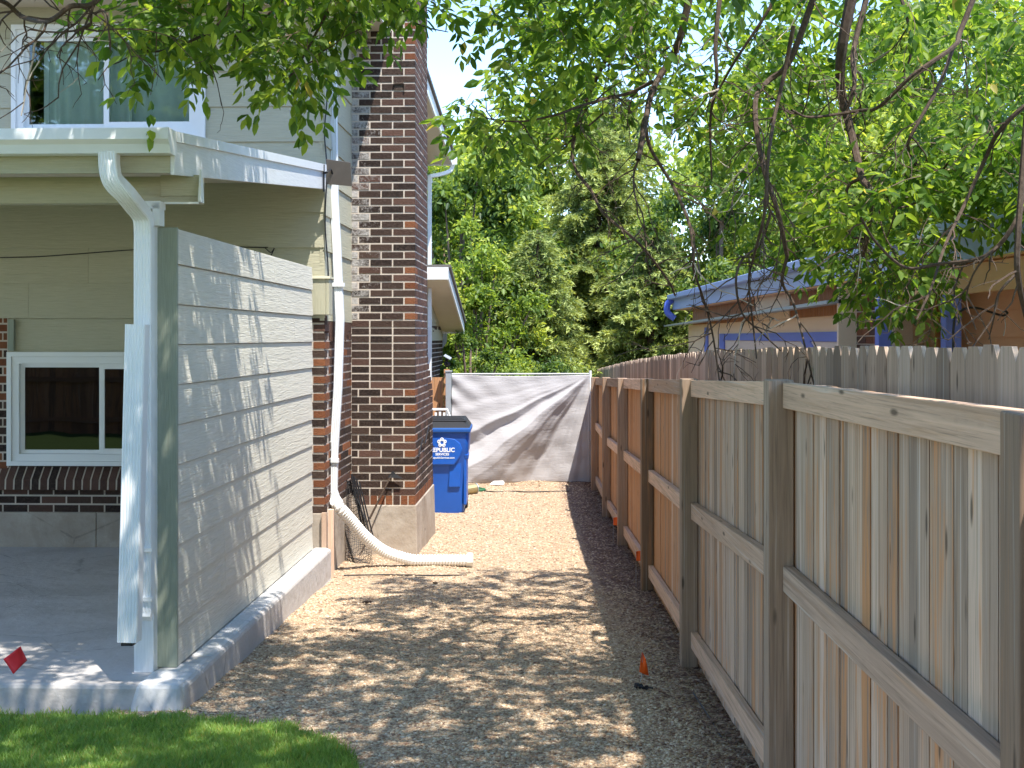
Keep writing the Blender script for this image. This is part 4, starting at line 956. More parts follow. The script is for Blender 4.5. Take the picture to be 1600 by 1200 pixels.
mb = MB(); mb.box(xl-.085, xl-.005, YSC-.05, YSC+.05, gz(18), P(0, 581, YSC)[2]); mb.box(xl-.095, xl+.005, YSC-.06, YSC+.06, P(0, 581, YSC)[2], P(0, 579, YSC)[2]); mb.build('post', M['steel'], sc_, bevel=.004)
mb = MB(); mb.tube([(xr+.012, YSC, gz(18)), (xr+.012, YSC, P(0, 579, YSC)[2])], .02, 10); mb.build('pole', M['whitemetal'], sc_)
mb = MB(); mb.tube([(xl, YSC+.01, zt_+.01), (xr, YSC+.01, zt_+.012)], .010, 8); mb.build('top_rail', M['whitemetal'], sc_)
# ================================================================== NEAR FENCE
def fx(y): return .966+.012*(y-7)
def ftop(y): return 1.57-.0305*(y-7) if y > 4 else 1.6615+.006*(4-y)
fnc = empty('wooden_fence', (fx(7), 7, 0), 'weathered brown picket fence with square posts and three rails facing the gravel', 'fence')
posts = [-.2, 2.225, 4.495, 7.0, 9.44, 11.88, 14.32, 16.76]
for yk in posts:
    x = fx(yk); zt2 = ftop(yk)+random.uniform(-.004, .006); g = gz(yk)-.1
    oam = min(1, max(0, (yk-6)/8))*.55
    mb = MB(); mb.hexa([(x-.0445, yk-.0445, g), (x+.0445, yk-.0445, g), (x+.0445, yk+.0445, g), (x-.0445, yk+.0445, g), (x-.0445, yk-.0445, zt2), (x+.0445, yk-.0445, zt2), (x+.0445, yk+.0445, zt2+.001), (x-.0445, yk+.0445, zt2+.001)], (random.random(), random.random()*.5, oam), 'z')
    mb.build('post', M['wood2'], fnc, bevel=.004)
for k in range(len(posts)-1):
    ya, yb = posts[k]+.0455, posts[k+1]-.0455
    for name, zf_ in (('top', lambda y: ftop(y)-.093), ('mid', lambda y: gz(y)+.90-.089+(.03 if y < 6 else 0)), ('bot', lambda y: gz(y)+.20-.089+(.02 if y < 6 else 0))):
        mb = MB(); n_ = 4
        x0a, x0b = fx(ya)+.006, fx(yb)+.006
        za, zb = zf_(posts[k]), zf_(posts[k+1])
        mb.hexa([(x0a, ya, za), (x0a+.038, ya, za), (x0b+.038, yb, zb), (x0b, yb, zb), (x0a, ya, za+.089), (x0a+.038, ya, za+.089), (x0b+.038, yb, zb+.089), (x0b, yb, zb+.089)], (random.random(), random.random(), .1 if ya < 7 else .35), 'y')
        mb.build('rail', M['rail'] if True else M['wood'], fnc, bevel=.003)
mbs = None
for k in range(len(posts)-1):
    mb = MB(); y = posts[k]-.04
    while y < posts[k+1]-.045:
        wd = random.uniform(.084, .09); x = fx(y)+.0465+random.uniform(0, .007); zt2 = ftop(y)-.014+random.uniform(-.002, .002)
        oam = min(1, max(.34, (y-4.2)/5.5)); oam = min(1., oam*random.uniform(.5, 1.3))
        if y-posts[k] < .13: oam = max(oam, .75)
        zb0 = gz(y)+.02
        mb.box(x, x+.016, y, y+wd-random.choice([.003, .006, .009]), zb0, zt2, (random.random(), random.random(), oam), 'z'); y += wd
    y = posts[k]+.004
    while y < posts[k+1]-.045:      # second layer, set behind the joints
        wd = random.uniform(.084, .09); x = fx(y)+.0465+.026
        mb.box(x, x+.014, y, y+wd-.002, gz(y)+.03, ftop(y)-.08, (random.random(), random.random(), .6), 'z'); y += wd
    mb.build('board_panel', M['wood'], fnc)
mb = MB(); y = 16.82
while y < 18.1:
    mb.box(fx(y)+.0465, fx(y)+.062, y, y+.086, gz(y)+.02, ftop(y), (random.random(), random.random(), .9), 'z'); y += .089
mb.build('board_panel', M['wood'], fnc)
# ---- neighbour fence
def nx(y): return 1.44+.0055*(y-4.3)
def ntop(y): return float(np.interp(y, [0, 2, 5, 9, 13, 17, 22, 26], [1.79, 1.785, 1.765, 1.715, 1.61, 1.475, 1.27, 1.10]))
nf = empty('neighbour_fence', (nx(9), 9, 0), 'taller grey dog eared picket fence running behind the brown fence', 'fence')
NP = [0.0, 2.4, 4.8, 7.2, 9.6, 12.0, 14.4, 16.8, 19.2, 21.6, 24.0]
for k in range(len(NP)-1):
    mb = MB(); y = NP[k]
    while y < NP[k+1]-.05:
        wd = .137; x = nx(y)+random.uniform(0, .005); zt2 = ntop(y)+random.uniform(-.006, .006); zb0 = gz(y)-.02; c_ = random.uniform(.026, .034)
        cu = [(y, zb0), (y+wd, zb0), (y+wd, zt2-c_*1.5), (y+wd-c_, zt2), (y+c_, zt2), (y, zt2-c_*1.5)]
        of = (random.random()*50, random.random()*50)
        mb.prism(cu, 'x', x, x+.016, (random.random(), random.random(), .1), 'z', of); y += .1395
    mb.build('board_panel', M['woodfar'], nf)
    ya, yb = NP[k], NP[k+1]
    for dz in (-.35, -.95, -1.5):
        r_ = MB(); r_.hexa([(nx(ya)+.022, ya, ntop(ya)+dz), (nx(ya)+.06, ya, ntop(ya)+dz), (nx(yb)+.06, yb-.01, ntop(yb)+dz), (nx(yb)+.022, yb-.01, ntop(yb)+dz), (nx(ya)+.022, ya, ntop(ya)+dz+.089), (nx(ya)+.06, ya, ntop(ya)+dz+.089), (nx(yb)+.06, yb-.01, ntop(yb)+dz+.089), (nx(yb)+.022, yb-.01, ntop(yb)+dz+.089)], None, 'y'); r_.build('rail', M['rail'], nf)
bf = empty('rear_fence', (-10, -2.2, gz(-2)), 'dark brown board fence across the lawn, seen mirrored in the lower window', 'fence')
mb = MB(); x = -22.0
while x < -3.0: mb.box(x, x+.137, -2.2, -2.182, .05, 1.9, (random.random(), random.random(), .5), 'z'); x += .14
mb.build('board_panel', M['shakes'], bf)
for dz in (.3, 1.0, 1.7):
    mb = MB(); mb.box(-22, -3.0, -2.18, -2.14, dz, dz+.09, None, 'x'); mb.build('rail', M['shakes'], bf)
# ================================================================== FLAGS & DEBRIS
def flag(name, pts, mat, wire, label):
    e = empty(name, wire[0], label, 'marker flag')
    mb = MB(); mb.tube(bez(wire, 6), .0014, 5); mb.build('wire', M['steel'], e)
    mb = MB(); nu, nv = 8, 8; A, B, C, D = [Vector(q) for q in pts]
    def fp_(u, v): q = A.lerp(B, u).lerp(D.lerp(C, u), v); return q+Vector((0, .006*math.sin(u*5+v*2), 0))
    for i in range(nu):
        for j in range(nv): mb.face([fp_(i/nu, j/nv), fp_((i+1)/nu, j/nv), fp_((i+1)/nu, (j+1)/nv), fp_(i/nu, (j+1)/nv)])
    o = mb.build('flag', mat, e, smooth=True, weld=True); s_ = o.modifiers.new('s', 'SOLIDIFY'); s_.thickness = .0006; return e
flag('marker_flag', [P(5, 1030, 5.6), P(33, 1009, 5.6), P(42, 1032, 5.65), P(20, 1054, 5.6)], M['red'], [(P(-40, 0, 5.5)[0], 5.5, gz(5.5)), P(-25, 1085, 5.55), P(5, 1030, 5.6)], 'red vinyl marker flag leaning over the patio edge')
pf = P(1004, 1080, 7.0)
flag('marker_flag', [P(1003, 1017, 6.62), P(1009, 1030, 6.62), P(1014, 1056, 6.64), P(999, 1050, 6.6)], M['orange'], [(P(1004, 0, 6.5)[0], 6.62, gz(6.6)), P(1003, 1050, 6.62), P(1003, 1016, 6.62)], 'orange marker flag standing in the gravel near the fence')
for (px, py, Y) in ((1000, 868, 9.62), (963, 814, 12.1)):
    a = Vector(P(px, py, Y)); lab = 'small orange marker flag half hidden behind the %s' % ('post nearer the camera, low in the gravel' if Y < 10 else 'farther fence post by the mulch')
    flag('marker_flag', [a+Vector((-.03, 0, .03)), a+Vector((.03, 0, .04)), a+Vector((.03, 0, -.04)), a+Vector((-.03, 0, -.04))], M['orange'], [(a.x-.03, Y, gz(Y)), (a.x-.03, Y, a.z), (a.x-.03, Y, a.z+.04)], lab)
def clump(px, py, n_, s_, name, label, cat, mat):
    Y = 2000*(EYE+.21)/((py-HY)+60); Y = (EYE-.21)/((py-HY)/2000-.03); c = P(px, py, Y); mb = MB()
    for k in range(n_):
        a = random.uniform(0, 6.28); r = random.uniform(.2, 1)*s_; p0 = Vector((c[0]+random.uniform(-.5, .5)*s_, Y+random.uniform(-.4, .4)*s_, gz(Y)+.012))
        mb.tube([p0, p0+Vector((math.cos(a)*r*.6, math.sin(a)*r*.4, .012)), p0+Vector((math.cos(a+.5)*r, math.sin(a+.5)*r*.7, .008))], .004+.003*random.random(), 4)
    tag(mb.build(name, mat), label, cat)
clump(1002, 1079, 16, .045, 'twig_clump', 'clump of black twigs on the gravel below the orange flag', 'twigs', M['black'])
clump(575, 945, 7, .05, 'twig_clump', 'small dark twig on the sunlit gravel below the drain pipe', 'twigs', M['barkdk'])
clump(680, 915, 5, .04, 'twig_clump', 'dark leaf scrap on the gravel under the drain pipe mouth', 'twigs', M['barkdk'])
clump(553, 990, 4, .04, 'twig_clump', 'dark twig at the upper edge of the dappled shade', 'twigs', M['barkdk'])
clump(532, 891, 6, .04, 'twig_clump', 'dark clod at the wall foot below the mesh', 'twigs', M['barkdk'])
mb = MB(); mb.tube([Vector((P(537, 0, 10.1)[0], 10.1, gz(10)+.012)), Vector((P(600, 0, 10.14)[0], 10.14, gz(10)+.01)), Vector((P(660, 0, 10.1)[0], 10.1, gz(10)+.012)), Vector((P(728, 0, 10.13)[0], 10.13, gz(10)+.008))], .006, 5)
tag(mb.build('drip_line', M['black']), 'thin black irrigation line on the gravel in front of the drain pipe', 'tubing')
mb = MB(); mb.tube(bez([(P(1100, 0, 5.95)[0], 6.3, gz(6)+.02), (P(1112, 0, 5.8)[0], 5.9, gz(6)+.025), (P(1124, 0, 5.6)[0], 5.55, gz(5.5)+.02)], 5), .004, 5)
tag(mb.build('drip_line', M['black']), 'short dark tubing in the litter beside the fence foot, lower right', 'tubing')

# ================================================================== NEIGHBOUR HOUSE
nh = empty('neighbour_house', (4.5, 13, 0), 'peach and orange neighbour house with blue fascia beyond the fences', 'house')
XN = 2.75
mb = MB(); mb.box(XN, XN+.03, 5.0, 21.9, 2.27, 2.50, None, 'y'); mb.build('fascia', M['bluefascia'], nh)
mb = MB(); mb.box(XN-.10, XN-.005, 5.0, 21.9, 2.44, 2.52); mb.box(XN-.09, XN-.006, 11.6, 11.64, 2.30, 2.52); mb.build('gutter', M['bluefascia'], nh, bevel=.01)
mb = MB(); mb.tube(bez([(XN-.02, 21.8, 2.44), (XN-.10, 21.8, 2.36), (XN-.10, 21.8, 2.22), (XN+.02, 21.8, 2.12)], 5), .055, 10); mb.build('elbow', M['bluetrim'], nh)
mb = MB(); mb.hexa([(XN-.02, 5, 2.503), (8, 5, 3.9), (8, 22, 3.9), (XN-.02, 22, 2.503), (XN-.02, 5, 2.54), (8, 5, 3.94), (8, 22, 3.94), (XN-.02, 22, 2.54)]); mb.build('roof', M['roof'], nh)
M['tin'] = m_simple('pale_blue_roof_sheet', (.48, .58, .86), .4, .1, .1, 3)
mb = MB(); mb.hexa([(XN+.1, 4.9, 2.42), (3.3, 4.9, 2.62), (3.3, 7.9, 2.62), (XN+.1, 7.9, 2.42), (XN+.1, 4.9, 2.85), (3.3, 4.9, 3.05), (3.3, 7.9, 3.05), (XN+.1, 7.9, 2.85)]); mb.build('roof_upstand', M['tin'], nh)
mb = MB(); mb.box(XN+.03, 4.0, 5.0, 21.8, 2.255, 2.268); mb.build('soffit', M['orangewall'], nh)
mb = MB(); y = 11.3
while y < 20.6:      # shakes between the two roofs
    mb.box(2.92, 2.945+random.uniform(0, .01), y, y+.085, 2.0, 2.255, (random.random(), random.random(), .8), 'z'); y += .092
mb.build('shingle_band', M['shakes'], nh)
mb = MB()
for ya, yb in ((13.4, 15.2),):
    y = ya
    while y < yb: mb.box(2.90, 2.915, y, y+.12, 2.0, 2.254, None, 'z'); y += .125
mb.build('cream_vent_panel', M['peach'], nh)
mb = MB(); mb.hexa([(2.68, 10.9, 2.085), (2.95, 10.9, 2.10), (2.95, 22.6, 2.0), (2.68, 22.6, 1.985), (2.68, 10.9, 2.115), (2.95, 10.9, 2.135), (2.95, 22.6, 2.035), (2.68, 22.6, 2.013)]); mb.build('lean_to_roof', M['steel'], nh)
mb = MB(); mb.box(2.95, 3.1, 10.9, 21.4, -.3, 2.0, None, 'y'); mb.build('wall', M['peach'], nh)
mb = MB(); mb.box(2.93, 2.949, 11.3, 17.6, 1.76, 1.85, None, 'y'); mb.box(2.93, 2.949, 17.7, 18.1, -.2, 1.85, None, 'z'); mb.box(2.93, 2.949, 11.2, 11.45, -.2, 1.85, None, 'z'); mb.box(2.93, 2.949, 19.2, 19.5, -.2, 1.95, None, 'z')
mb.hexa([(2.93, 11.45, 1.35), (2.948, 11.45, 1.35), (2.948, 11.75, 1.35), (2.93, 11.75, 1.35), (2.93, 12.6, 1.76), (2.948, 12.6, 1.76), (2.948, 13.0, 1.76), (2.93, 13.0, 1.76)], None, 'y')
mb.build('door_frame', M['bluetrim'], nh)
M['pale'] = m_paint('pale_door_paint', (.72, .62, .56), .6, .1, .1)
mb = MB(); y = 11.46
while y < 17.6: mb.box(2.925 if False else 2.938, 2.9485, y, min(y+1.0, 17.6), -.1, 1.755, None, 'z'); y += 1.01
mb.build('door', M['pale'], nh)
mb = MB(); z = 1.0; i = 0
while z < 2.24:
    y = 9.9-(.1 if i % 2 else 0)
    while y < 10.85: mb.box(2.93, 2.95, max(y, 9.9), min(y+.193, 10.88), z, z+.058, (random.random(), 0, .5 if random.random() < .6 else 1.)); y += .203
    z += .068; i += 1
mb.build('brick_pier', M['brick'], nh)
mb = MB(); mb.box(2.937, 3.1, 9.9, 10.89, -.3, 2.25); mb.build('pier_mortar', M['mortar'], nh)
mb = MB(); mb.box(2.9, 2.93, 9.80, 9.86, -.2, 2.25, None, 'z'); mb.build('trim_board', M['vinyl'], nh)
mb = MB(); z = 0
while z < 2.25:
    mb.hexa([(3.6, 4.5, z), (3.62, 4.5, z), (3.62, 10.9, z), (3.6, 10.9, z), (3.615, 4.5, z+.2), (3.63, 4.5, z+.2), (3.63, 10.9, z+.2), (3.615, 10.9, z+.2)], None, 'y'); z += .2
mb.box(3.64, 3.8, 4.5, 10.9, -.3, 2.25); mb.build('siding_wall', M['orangewall'], nh)
mb = MB(); mb.box(2.78, 3.6, 10.9, 10.95, 0, 2.25); mb.build('return_wall', M['peach'], nh)
mb = MB(); mb.box(2.80, 2.84, 4.6, 8.9, 2.07, 2.245, None, 'y'); mb.build('porch_beam', M['orangewall'], nh)
for yk in (8.12, 9.6):
    mb = MB(); mb.box(2.735, 2.835, yk-.05, yk+.05, -.2, 2.07 if yk < 9 else 2.25, None, 'z'); mb.build('porch_post', M['bluetrim'], nh, bevel=.004)
sh = empty('shepherd_hook', P(1492, 700, 7.6), 'thin black curled garden hook above the grey fence at right', 'hook')
mb = MB(); mb.tube(bez([(P(1490, 0, 7.6)[0], 7.6, 0), P(1490, 600, 7.6), P(1490, 510, 7.6), P(1497, 490, 7.6), P(1512, 481, 7.6), P(1530, 482, 7.6), P(1552, 489, 7.6), P(1567, 493, 7.6), P(1574, 489, 7.6), P(1571, 486, 7.6)], 6), .007, 6); mb.build('stem', M['black'], sh)
mb = MB(); mb.tube([P(1570, 492, 7.6), P(1571, 510, 7.6), P(1568, 525, 7.6)], .0025, 4); mb.build('chain', M['steel'], sh)

# ================================================================== TREES
def leafset(C, D, size, folded=True, k=6):
    """C centres (N,3), D directions (N,3): one lens shaped leaflet each, two quads folded on the midrib"""
    N = len(C); D = D/np.linalg.norm(D, axis=1, keepdims=True)
    up = np.tile([0., 0., 1.], (N, 1))+rng.normal(0, .55, (N, 3)); R = np.cross(D, up); R /= np.linalg.norm(R, axis=1, keepdims=True)+1e-9
    U = np.cross(R, D); s = size[:, None]
    wd = s*rng.uniform(.19, .26, (N, 1)); 
    v = np.zeros((N, 6, 3))
    v[:, 0] = C; v[:, 1] = C+D*s*.32+R*wd+U*s*.05; v[:, 2] = C+D*s*.70+R*wd*.78+U*s*.02; v[:, 3] = C+D*s-U*s*.12; v[:, 4] = C+D*s*.70-R*wd*.78+U*s*.02; v[:, 5] = C+D*s*.32-R*wd+U*s*.05
    i = np.arange(N)*6
    f = np.concatenate([np.stack([i, i+1, i+2, i+3], -1), np.stack([i, i+3, i+4, i+5], -1)])
    return v.reshape(-1, 3), f
def compound(Pt, Dr, sz):
    """ash leaves: rachis point + direction -> 7 leaflets"""
    N = len(Pt); D = Dr/np.linalg.norm(Dr, axis=1, keepdims=True)
    up = np.tile([0., 0., 1.], (N, 1))+rng.normal(0, .3, (N, 3)); R = np.cross(D, up); R /= np.linalg.norm(R, axis=1, keepdims=True)+1e-9
    Cs, Ds, Ss = [], [], []
    for (t, sgn) in ((.35, 1), (.35, -1), (.65, 1), (.65, -1), (.95, 1), (.95, -1), (1.05, 0)):
        base = Pt+D*(sz*2.1*t)[:, None]+np.array([0, 0, -1.])*(sz*.5*t*t)[:, None]
        dd = D*(.65 if sgn else 1)+R*sgn*.9+np.array([0, 0, -.35])+rng.normal(0, .16, (N, 3))
        Cs.append(base); Ds.append(dd); Ss.append(sz*rng.uniform(.8, 1.1, N)*(.85 if t < .5 else 1))
    return np.concatenate(Cs), np.concatenate(Ds), np.concatenate(Ss)
ash = empty('ash_tree', (1.6, -1.4, gz(0)), 'overhanging ash tree with bare hanging twigs and bright green leaflets across the top', 'tree')
# trunk and limbs (the trunk stands behind the camera)
mb = MB()
mb.tube(bez([(1.6, -1.4, -.1), (1.55, -1.35, .8), (1.62, -1.25, 1.8), (1.5, -1.1, 2.9), (1.45, -.8, 3.7)], 6), .21, 14, scales=list(np.linspace(1.15, .72, 25)))
mb.build('trunk', M['bark'], ash, smooth=True, weld=True)
limb = MB()
def branch(mb, pts, r0, r1, n=5, seg=4, pale=0.):
    q = bez(pts, seg); mb.tube(q, 1.0, n, (.5, .5, pale), scales=list(np.linspace(r0, r1, len(q))), caps=False); return q
LM = [[(1.45, -.8, 3.6), (1.5, .8, 4.3), (1.7, 2.8, 4.7), (1.8, 4.8, 4.8), (1.75, 6.6, 4.55)],
      [(1.4, -.8, 3.6), (.9, 1.0, 4.3), (.6, 3.0, 4.7), (.75, 5.0, 4.8), (.9, 6.6, 4.5)],
      [(1.4, -.8, 3.6), (.2, .6, 4.1), (-.7, 2.4, 4.5), (-1.2, 4.2, 4.5), (-1.4, 5.8, 4.1)],
      [(1.45, -.8, 3.6), (2.2, .8, 4.2), (2.8, 2.8, 4.6), (3.0, 5.0, 4.5), (2.9, 6.8, 4.2)]]
for L_ in LM: branch(limb, L_, .05, .02, 8, 6)
# visible hanging limbs, (px, py) at a distance each
BR = [
 ([(1083, -30), (1063, 57), (1046, 95), (1020, 140), (1008, 193), (997, 250)], 6.4, .020, .011),
 ([(1008, 193), (1017, 233), (1053, 293), (1077, 350), (1083, 397), (1085, 425), (1100, 470), (1113, 520), (1122, 580), (1128, 628)], 6.4, .010, .003),
 ([(997, 250), (990, 275), (993, 310), (1005, 340), (1010, 400), (1018, 440)], 6.4, .006, .002),
 ([(1040, -25), (1000, 30), (960, 73), (943, 100), (913, 163), (897, 213), (897, 260), (923, 297), (943, 333), (987, 370), (1013, 397), (1045, 440), (1055, 462)], 6.8, .016, .004),
 ([(1127, -25), (1118, 67), (1120, 127), (1110, 187), (1112, 280)], 6.6, .013, .004),
 ([(1215, -20), (1200, 17), (1150, 93), (1127, 133), (1110, 160)], 6.2, .010, .004),
 ([(1336, -30), (1317, 67), (1313, 133), (1330, 207), (1347, 277), (1360, 300), (1357, 360), (1348, 400)], 6.6, .030, .008),
 ([(1347, 277), (1323, 297), (1328, 363), (1347, 373)], 6.6, .010, .006),
 ([(1357, -30), (1353, 0), (1333, 83), (1335, 133), (1320, 180)], 6.9, .018, .008),
 ([(1530, -25), (1500, 50), (1490, 73), (1427, 117), (1373, 167), (1343, 173), (1267, 183), (1237, 172)], 6.3, .014, .005),
 ([(1490, 73), (1467, 133), (1423, 213), (1420, 233), (1433, 260), (1467, 267), (1483, 253)], 6.3, .010, .005),
 ([(1640, 150), (1600, 167), (1560, 207), (1540, 247), (1507, 320), (1477, 383), (1455, 450), (1432, 500)], 5.7, .014, .004),
 ([(1278, -25), (1270, 0), (1233, 97), (1200, 127), (1180, 160), (1190, 250), (1215, 330), (1230, 400)], 6.5, .018, .009),
 ([(1230, 400), (1222, 440), (1238, 470), (1250, 510), (1262, 560), (1272, 600), (1290, 650)], 6.4, .009, .003),
 ([(1240, 40), (1225, 117), (1210, 183), (1200, 250), (1195, 330), (1178, 400), (1170, 440), (1178, 520), (1182, 560)], 6.2, .011, .003),
 ([(1205, 330), (1188, 380), (1160, 405), (1150, 440), (1160, 490), (1190, 520), (1220, 548)], 6.3, .008, .003),
 ([(1620, 240), (1600, 300), (1585, 350), (1540, 400), (1470, 412), (1415, 418), (1370, 380), (1345, 340)], 5.4, .012, .004),
 ([(1604, 180), (1590, 380), (1592, 440), (1605, 500)], 5.0, .012, .009),
 ([(1585, 430), (1560, 460), (1552, 500), (1545, 530)], 5.1, .006, .002),
 ([(1540, 400), (1520, 430), (1510, 470), (1525, 515)], 5.4, .005, .002),
 ([(1020, 127), (985, 145), (950, 153), (900, 168), (867, 180), (810, 190), (760, 185)], 6.4, .010, .003),
 ([(943, 177), (900, 213), (870, 235), (840, 260)], 6.8, .006, .002),
 ([(165, -12), (140, 8), (110, 10), (83, 30), (60, 33), (33, 25), (10, 5), (-20, -5)], 4.6, .010, .007),
 ([(150, -10), (143, 20), (140, 40), (117, 50)], 4.6, .006, .003),
 ([(372, -25), (343, 37), (300, 63), (250, 80), (217, 77)], 5.6, .010, .003),
 ([(382, -20), (377, 43), (357, 100)], 5.6, .004, .002),
 ([(536, -25), (500, 40), (467, 100), (427, 150)], 6.0, .009, .003),
 ([(610, -30), (635, 25), (665, 42), (700, 50)], 6.2, .007, .002),
 ([(470, -30), (400, 40), (360, 60)], 6.1, .007, .003),
 ([(1400, -30), (1420, 40), (1422, 90), (1400, 130)], 6.8, .010, .004),
 ([(1450, 310), (1400, 325), (1380, 300), (1350, 290)], 6.5, .006, .004),
]
tw = MB()
def P3(q, Y): return Vector(P(q[0], q[1], Y))
allq = []
for k, (pts, Y, r0, r1) in enumerate(BR):
    n_ = len(pts); ws = [P3(q, Y+.25*math.sin(i*.9+k)*min(1, i*.3)) for i, q in enumerate(pts)]
    # junction branches start exactly on their parent depth, jitter is small
    q = branch(limb, ws, r0*1.0, r1*1.2, 6, 5); allq.append((q, r0, r1))
# bare side twigs
def twig(p, d, L, r, depth):
    pts = [p.copy()]; q = p.copy(); d = d.normalized(); n_ = max(3, int(L/.05))
    for i in range(n_):
        d = (d+Vector((random.gauss(0, .22), random.gauss(0, .22), random.gauss(-.06, .20)))).normalized(); q = q+d*(L/n_); pts.append(q.copy())
        if depth > 0 and random.random() < .5: twig(q, (d+Vector((random.gauss(0, .8), random.gauss(0, .8), random.gauss(-.1, .8)))), L*random.uniform(.25, .55), r*.6, depth-1)
    tw.tube(pts, 1., 4, (.5, .5, .9 if random.random() < .06 else 0.), scales=list(np.linspace(r, r*.45, len(pts))), caps=False)
for q, r0, r1 in allq:
    for i in range(3, len(q)-1):
        px_ = 800+q[i].x/q[i].y*F
        pr_ = (.44 if px_ < 1380 else .22) if px_ > 880 else .2
        if random.random() < pr_:
            t_ = (q[i+1]-q[i]).normalized(); s_ = Vector((random.gauss(0, 1), random.gauss(0, .7), random.gauss(-.15, .6)))
            twig(q[i], t_*.8+s_, random.uniform(.12, .45), .0048, 2)
limb.build('branch', M['barkdk'], ash, smooth=True, weld=False)
o = tw.build('twigs', M['barkdk'], ash)
# leaf sprays
def inpoly(x, y, poly):
    c = False; j = len(poly)-1
    for i in range(len(poly)):
        xi, yi = poly[i]; xj, yj = poly[j]
        if (yi > y) != (yj > y) and x < (xj-xi)*(y-yi)/(yj-yi)+xi: c = not c
        j = i
    return c
ZN = [  # (region of the crown seen in the photo, number of sprays, nearest and farthest distance)
 ([(160, -60), (172, 40), (195, 55), (232, 62), (262, 70), (300, 60), (345, 55), (395, -60)], 20, 5.2, 6.2),
 ([(350, -60), (380, 60), (400, 130), (430, 125), (470, 100), (510, 115), (540, 75), (580, 20), (650, 5), (720, -60)], 43, 5.6, 6.8),
 ([(760, -60), (785, 30), (790, 80), (745, 120), (700, 150), (700, 170), (730, 190), (770, 195), (800, 225), (850, 200), (890, 160), (960, 120), (1000, 70), (1040, -60)], 100, 6.0, 8.5),
 ([(1000, -60), (960, 130), (1010, 210), (1080, 190), (1160, 150), (1260, 120), (1300, -60)], 80, 6.6, 9.0),
 ([(1130, 100), (1140, 230), (1170, 330), (1230, 360), (1290, 340), (1330, 200), (1270, 90)], 50, 7.0, 9.5),
 ([(1290, 250), (1290, 380), (1330, 440), (1390, 465), (1440, 445), (1470, 390), (1500, 300), (1540, 230), (1480, 200), (1380, 210)], 92, 6.0, 8.5),
 ([(1290, -60), (1360, 150), (1450, 200), (1560, 180), (1640, 120), (1640, -60)], 80, 6.2, 9.0),
 ([(1560, 180), (1540, 260), (1560, 310), (1640, 290), (1640, 150)], 26, 5.6, 7.5),
]
LP, LD, LS = [], [], []; st = MB()
def spray(p, d, L, nl, sz):
    """a leafy shoot from p along d"""
    d = d.normalized(); q = p.copy(); pts = [q.copy()]; n_ = 5; r = d.orthogonal().normalized()
    for i in range(n_):
        d = (d+Vector((random.gauss(0, .15), random.gauss(0, .15), -.10))).normalized(); q = q+d*(L/n_); pts.append(q.copy())
    st.tube(pts, .0022, 3, caps=False)
    for k in range(nl):
        t_ = (k+.6)/nl*n_; i = min(int(t_), n_-1); b_ = pts[i].lerp(pts[i+1], t_-i)
        for sg_ in (1, -1):
            side = (d.cross(Vector((0, 0, 1)))*sg_*(1 if k % 2 == 0 else .3)+Vector((0, 0, .35*sg_ if k % 2 else .1))+d*.5+Vector((random.gauss(0, .3), random.gauss(0, .3), random.gauss(-.1, .25))))
            LP.append(tuple(b_)); LD.append(tuple(side)); LS.append(sz*random.uniform(.75, 1.15))
for poly, n_, y0_, y1_ in ZN:
    xs_ = [p_[0] for p_ in poly]; ys_ = [p_[1] for p_ in poly]; k = 0
    while k < n_:
        x_, y_ = random.uniform(min(xs_), max(xs_)), random.uniform(min(ys_), max(ys_))
        if not inpoly(x_, y_, poly): continue
        k += 1; Y = random.uniform(y0_, y1_)
        spray(P3((x_, y_), Y), Vector((random.gauss(0, 1), random.gauss(0, .8), random.gauss(-.15, .45))), random.uniform(.15, .32), random.randint(2, 3), .080)
# crown above the frame: makes the dappled shade
for k in range(740):
    X = random.uniform(-1.9, 2.2); Y = random.uniform(2.2, 7.0); Z = random.uniform(3.35, 4.9)
    if HY-(Z-EYE)*F/Y > -25: continue
    if Y > 6.5-.42*(X+.9) + (.55 if X < -.8 else 0): continue
    spray(Vector((X, Y, Z)), Vector((random.gauss(0, 1), random.gauss(0, 1), random.gauss(-.1, .5))), random.uniform(.2, .4), random.randint(3, 5), .080)
C_, D_, S_ = compound(np.array(LP), np.array(LD), np.array(LS))
v, f = leafset(C_, D_, S_); N_ = len(C_); tn = rng.uniform(0, 1, N_); rr = rng.uniform(0, 1, N_)
t3 = np.stack([tn, rr, tn], -1); t3 = np.concatenate([t3, t3])
np_mesh('crown', v, f, M['ashleaf'], ash, tint=t3, smooth=False)
st.build('shoots', M['bark'], ash)
